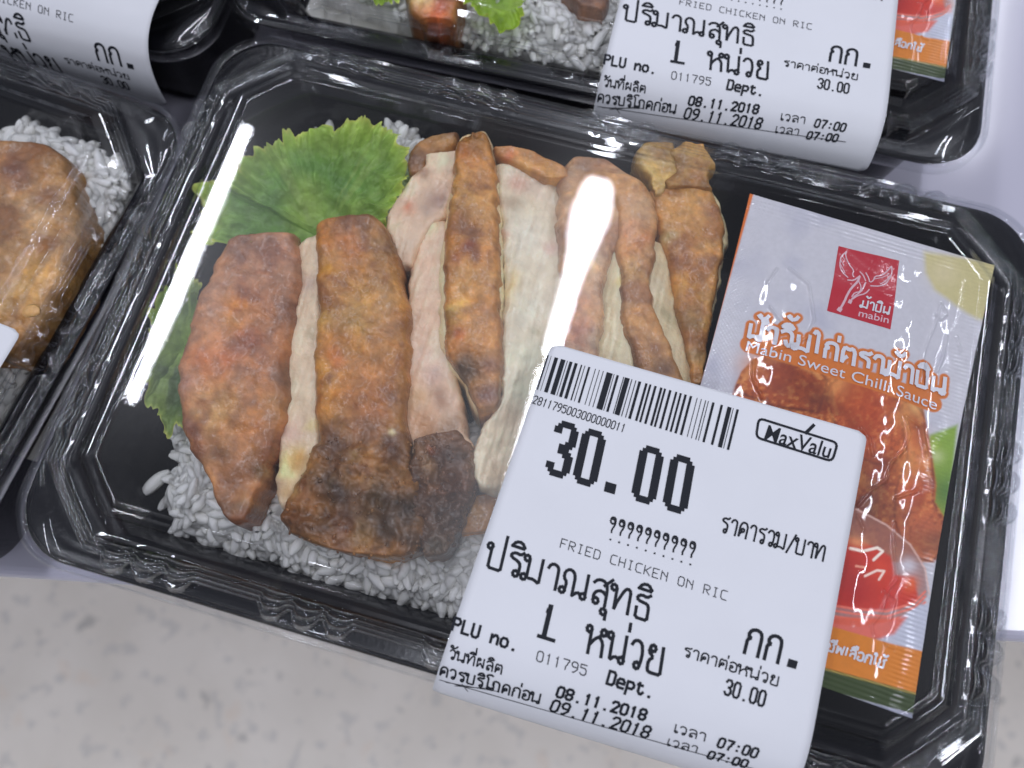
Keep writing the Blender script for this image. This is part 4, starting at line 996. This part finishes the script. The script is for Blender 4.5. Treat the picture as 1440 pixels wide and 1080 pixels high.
# seventh
t = cslice('seventh slice, narrow brown skin between two pale strips')
part('fried_skin', t, M_SKIN, St([(844,236,880,242),(850,252,908,256),(866,280,922,280),(870,310,925,312),(868,340,922,340),(872,380,914,380),(877,420,914,420),(880,450,924,450),(888,480,940,485),(900,515,958,525),(915,545,970,545)]),
     -4.8, -24, (158, 116, 84), [(880,260,24,(178,130,90)),(900,290,18,(168,134,118)),(880,320,18,(170,120,100)),(905,340,16,(150,90,50),.9),(884,350,14,(160,104,60)),(890,380,16,(164,122,70)),(900,430,16,(150,104,70)),(895,470,16,(158,112,74)),(915,490,14,(124,80,56)),(930,515,16,(92,62,50),.9)], seed=71, amp=(.6, .16), flatc=.9)
part('white_meat', t, M_MEAT, St([(908,330,938,330),(910,360,948,360),(912,400,954,400),(918,440,962,440),(930,480,972,480),(944,520,982,525),(950,545,985,545)]),
     -6.5, -25, (176, 166, 142), [(930,350,14,(184,168,140)),(930,400,14,(178,172,154)),(940,440,12,(152,146,122)),(950,490,14,(176,166,146)),(955,400,6,(190,166,110))], seed=73, amp=(.5, .1), drop=(0, 4), n=100, m=34, flatc=.4, fibre=1.0)
# eighth
t = cslice('rightmost slice with curled translucent skin tips, half under the sachet')
part('fried_skin', t, M_SKIN, St([(912,262,1000,252),(916,285,1012,280),(920,310,1024,310),(930,340,1026,340),(940,370,1020,370),(948,400,1014,400),(952,430,1006,430),(960,460,1000,460),(966,490,996,490),(972,520,992,522),(976,545,990,545)]),
     -7.5, -24, (164, 118, 78), [(950,270,24,(166,122,72)),(1000,300,18,(150,106,84)),(950,310,22,(178,130,80)),(980,330,26,(170,124,82)),(960,372,22,(138,84,50),.9),(1000,365,16,(128,88,72)),(965,400,18,(176,126,60)),(990,420,14,(160,120,64)),(972,450,18,(150,124,84)),(975,500,20,(140,112,84)),(940,330,10,(180,160,124))], seed=81, amp=(.7, .2), flatc=.9, under=.3)
part('curled_skin_tip', t, M_SKIN, St([(905,196,945,196),(898,210,950,206),(904,225,950,222),(910,240,946,240),(918,256,938,256),(922,272,934,272)]), -6, -20, (166, 140, 100), [(925,215,16,(178,152,110)),(935,235,12,(150,118,76))], seed=83, n=60, m=34, amp=(1.0, .35), edge=2.2)
part('curled_skin_tip', t, M_SKIN, St([(962,200,992,202),(954,212,1002,214),(952,228,1004,228),(950,246,1000,246),(940,262,998,262)]), -6, -20, (160, 124, 82), [(970,220,12,(172,140,98)),(985,240,14,(160,118,76))], seed=85, n=60, m=34, amp=(1.0, .35), edge=2.2)

# ------------------------------------------------------------------ rice
def grain_mesh(k, col, n=9, m=7):
    r = random.Random(k); L_, R_ = r.uniform(2.2, 4.6), r.uniform(1.05, 1.65)
    V = []; bend = r.uniform(-.4, .4)
    for i in range(n):
        t = -1 + 2 * i / (n - 1); rad = R_ * max(.12, (1 - abs(t) ** 2.4)) ** .5
        for j in range(m):
            a = 2 * math.pi * j / m; V.append((t * L_, rad * math.cos(a) + bend * t * t, rad * .85 * math.sin(a)))
    return np.array(V)
GR = [grain_mesh(k, None) for k in range(14)]
GF = np.r_[gridF(9, 7, wrap_m=True)]
def rice_bed(name, poly_px, z, count, hgt, seed, label, keep_px=True, dens_col=(246, 243, 234), xf=None):
    r = np.random.default_rng(seed)
    P = unp(poly_px, z) if keep_px else np.asarray(poly_px, float)
    lo, hi = P.min(0), P.max(0); pts = []
    while len(pts) < count:
        c = lo + (hi - lo) * r.random((count * 2, 2)); ins = sdf_poly(c, P)
        for q, d in zip(c, ins):
            if d < -0.3: pts.append((q[0], q[1], -d))
    pts = np.array(pts[:count])
    V, F, C_ = [], [], []; b = 0
    lump = fbm(pts[:, :2], 9, 2, seed)
    for i, (x, y, d) in enumerate(pts):
        g = GR[i % len(GR)]
        top = z + hgt * (min(1, d / 7) ** .6 - 1) + lump[i] * 1.6
        zz = top - r.random() ** 1.1 * 2.0
        a = r.random() * 2 * math.pi; ti = r.normal() * .25; ro = r.random() * 6
        ca, sa, ct_, s_t = math.cos(a), math.sin(a), math.cos(ti), math.sin(ti)
        R = np.array([[ca, -sa, 0], [sa, ca, 0], [0, 0, 1]]) @ np.array([[ct_, 0, s_t], [0, 1, 0], [-s_t, 0, ct_]]) @ np.array([[1, 0, 0], [0, math.cos(ro), -math.sin(ro)], [0, math.sin(ro), math.cos(ro)]])
        V.append(g @ R.T + [x, y, zz]); F.append(GF + b); b += len(g)
        k = .86 + .2 * r.random(); C_.append(np.tile(lin(dens_col) * k * 1.1, (len(g), 1)))
    gx, gy = np.meshgrid(np.linspace(lo[0], hi[0], 90), np.linspace(lo[1], hi[1], 70)); gp = np.c_[gx.ravel(), gy.ravel()]
    dg_ = -sdf_poly(gp, P); gz = z + hgt * (np.clip(dg_ / 7, 0, 1) ** .6 - 1) - .45 + fbm(gp, 9, 2, seed) * 1.6 + fbm(gp, 2.4, 2, seed + 2) * .9
    gz = np.where(dg_ < .5, z - hgt - 8, gz)
    V.append(np.c_[gp, gz]); F.append(gridF(70, 90) + b); C_.append(np.tile(lin(dens_col) * .95, (len(gp), 1)))
    V = np.concatenate(V); V[:, 2] += ZP
    o = obj(name, mesh(name, V, np.concatenate(F), M_RICE, col=np.concatenate(C_)), label=label, cat='rice', kind='stuff')
    if xf: place(o, *xf)
    return o
rice_bed('cooked_rice', [(212, 700), (236, 640), (230, 600), (280, 560), (520, 560), (760, 620), (760, 900), (640, 868), (520, 836), (400, 800), (300, 765), (240, 745), (226, 715)], -19, 1900, 9, 1,
         'bed of white rice below the lower ends of the chicken slices')
rice_bed('cooked_rice', [(528, 172), (548, 158), (580, 178), (592, 215), (620, 240), (640, 300), (560, 300), (556, 240), (536, 215)], -15, 230, 5, 2, 'small tuft of white rice between the lettuce and the upper meat')
rice_bed('cooked_rice', [(425, 195), (436, 165), (470, 185), (500, 200), (500, 260), (430, 260)], -19, 90, 4, 3, 'few rice grains showing above the frilly lettuce edge')
# rice and food in the neighbouring trays (positions in mm)
rice_bed('cooked_rice', [(-122, 32), (-160, 37), (-175, 0), (-165, -50), (-125, -45), (-123, 0)], -20, 700, 7, 4, 'white rice behind the big brown chicken piece in the left tray', keep_px=False)
rice_bed('cooked_rice', [(-45, 92), (-15, 90), (5, 92), (8, 125), (-60, 130), (-100, 128), (-95, 100)], -14, 1200, 8, 5, 'white rice seen along the front of the tray behind', keep_px=False)
# loose grains one can pick out
for i, (px, ang, z, lb) in enumerate([((215, 590), 95, -34, 'single rice grain lying just below the left lettuce tip'), ((245, 603), 110, -30, 'single rice grain under the left corner of the first slice'),
                                      ((218, 678), 60, -27, 'pointed rice grain sticking out at the far left of the rice bed')]):
    x, y = unp(px, z)[0]
    V = GR[i] * [.95, 1.05, 1.0]; o = obj('rice_grain', mesh('rice_grain', V, GF, M_RICE, col=np.tile(lin((222, 220, 214)) * 1.1, (len(V), 1))), label=lb, cat='rice grain', group='loose grains at the left of the rice')
    o.location = (x * MM, y * MM, (z + ZP + 0) * MM); o.rotation_euler = (0, 0, math.radians(ang))

# ------------------------------------------------------------------ lettuce
def leaf(name, label, outline_px, centre_px, zc, ze, seed, base=(98, 146, 72), edgec=(168, 204, 96), amp=3.2, xf=None):
    O = unp(outline_px, ze); c = unp(centre_px, zc)[0]
    n, m = 1000, 60
    d = np.r_[0, np.cumsum(np.linalg.norm(np.diff(np.r_[O, O[:1]], axis=0), axis=1))]
    T_ = np.linspace(0, d[-1], n, endpoint=False); OO = np.c_[np.interp(T_, d, np.r_[O[:, 0], O[0, 0]]), np.interp(T_, d, np.r_[O[:, 1], O[0, 1]])]
    k = np.ones(15) / 15
    OO = np.c_[[np.convolve(np.r_[OO[-7:, i], OO[:, i], OO[:7, i]], k, 'valid') for i in (0, 1)]].T
    R = np.linspace(0, 1, m)
    jag = fbm(np.c_[T_, T_ * 0], 2.0, 3, seed) * 2.6 + 1.3 * fbm(np.c_[T_, T_ * 0], .9, 2, seed + 33) + 1.6 * np.abs(fbm(np.c_[T_, T_ * 0], 1.6, 2, seed + 1))
    dr = OO - c; ln = np.linalg.norm(dr, axis=1)
    RR, TT_ = np.meshgrid(R, T_)
    rad = RR * (1 + (jag / ln)[:, None] * RR ** 3)
    XY = (c[None, None] + dr[:, None, :] * rad[..., None]).reshape(-1, 2); r = RR.ravel(); tt = TT_.ravel()
    ruf = fbm(np.c_[tt, r * 6], 3.0, 2, seed + 3) * amp * 1.3 + fbm(np.c_[tt, r * 3], 1.7, 2, seed + 4) * amp * .45
    z = zc + (ze - zc) * r ** .8 + ruf * r ** 3 + (1 - 2 * np.abs(fbm(XY, 7, 3, seed + 5))) * 2.6 * (.3 + r) + fbm(XY, 2.2, 2, seed + 8) * .8
    sh_ = fbm(np.c_[tt, r * 4], 3.4, 2, seed + 6) * 1.3 * (r ** 4); XY = XY + (dr / ln[:, None]).repeat(m, 0) * sh_[:, None]
    V = np.c_[XY, z + ZP]
    col = np.tile(lin(base), (len(V), 1)); col = mixc(col, lin(edgec), np.clip(r ** 5 * .9 + fbm(XY, 9, 2, seed + 7) * .45 * r, 0, 1)); col = mixc(col, lin((190, 208, 120)), sst(r, .955, 1.0) * .9); col = mixc(col, lin((150, 190, 90)), np.clip(fbm(XY, 14, 2, seed + 30) * 1.3, 0, .8))
    vein = np.abs(fbm(np.c_[tt * (.3 + .2), r * 0], 5, 2, seed + 9)); col = mixc(col, lin((140, 176, 96)), (1 - sst(vein, 0, .05)) * .5 * (r > .2))
    col = col * np.array([1.75, 1.5, 1.25]); F = gridF(n, m, wrap_n=True)
    o = obj(name, mesh(name, V, F, M_LEAF, col=col), label=label, cat='lettuce')
    if xf: place(o, *xf)
    return o
leaf('lettuce_leaf', 'broad frilly green lettuce leaf above the two left slices', [(285,345),(274,325),(278,292),(286,262),(305,262),(322,268),(340,245),(360,222),(395,203),(430,193),(470,186),(500,182),(530,180),(556,195),(570,225),(574,260),(560,290),(545,310),(520,330),(440,350),(350,350)], (450, 335), -20, -10.5, 5)
leaf('lettuce_leaf', 'narrow strip of lettuce peeking out left of the first slice', [(262,385),(238,392),(228,425),(218,445),(224,480),(204,530),(214,548),(210,572),(226,585),(238,605),(262,600),(275,500),(285,420)], (262, 490), -20, -14, 15, base=(72, 104, 58), edgec=(130, 160, 80), amp=1.4)
leaf('lettuce_leaf', 'bright lettuce piece at the front of the tray behind', [(690,-20),(735,-15),(728,40),(705,48),(660,25),(650,0)], (700, 0), -14, -9, 25, base=(110, 150, 50), edgec=(150, 190, 70), amp=1.2)
leaf('lettuce_leaf', 'small green lettuce scrap under the top edge left of the brighter one', [(500,-25),(560,-20),(565,4),(540,10),(515,2)], (530, -8), -14, -9, 35, base=(90, 130, 50), edgec=(140, 180, 70), amp=1.0)

# ------------------------------------------------------------------ food in the other trays
t = obj('chicken_slice', None, label='large brown fried chicken piece in the tray at the left edge', cat='chicken slice')
part('fried_skin', t, M_SKIN, St([(-90,188,55,192),(-110,205,82,212),(-120,250,92,250),(-120,300,100,300),(-120,350,96,350),(-120,400,84,400),(-120,440,60,440),(-110,475,40,475),(-60,500,10,500)]),
     -10, -26, (142, 104, 74), [(60,205,26,(120,76,44)),(20,240,30,(112,70,60)),(70,240,24,(142,100,60)),(40,300,40,(156,122,100)),(90,320,26,(150,112,80)),(60,380,40,(160,120,80)),(20,420,40,(168,132,92)),(80,420,26,(150,110,70)),(30,460,30,(150,108,64))], seed=91, n=160, m=90, lumps=.5, amp=(.5, .15), flatc=.8, edge=.6)
t = obj('chicken_slice', None, label='brown chicken tip just inside the tray behind, near the lettuce', cat='chicken slice')
part('fried_skin', t, M_SKIN, St([(565,-40,660,-40),(570,-10,650,-8),(580,12,640,14),(595,24,630,26)]), -8, -24, (130, 84, 62), [(610,10,20,(150,70,50)),(590,-5,16,(200,186,150))], seed=93, n=60, m=40)
t = obj('chicken_slice', None, label='dark brown chicken piece at the top edge left of the other price label', cat='chicken slice')
part('fried_skin', t, M_SKIN, St([(790,-60,850,-50),(795,-20,856,-10),(810,0,850,8),(822,10,842,14)]), -8, -24, (110, 76, 62), [(820,0,16,(90,58,50))], seed=95, n=50, m=34)
V = GR[2] * [.42, 1.0, .5] * 1.0
x, y = unp((50, 440), -1)[0]
o = obj('sesame_seed', mesh('sesame_seed', V, GF, M_MEAT, col=np.tile(lin((206, 160, 100)), (len(V), 1))), label='tan seed stuck by the lid edge of the left tray', cat='seed')
o.location = (x * MM, y * MM, (ZP + .4) * MM); o.rotation_euler = (0, 0, .4)
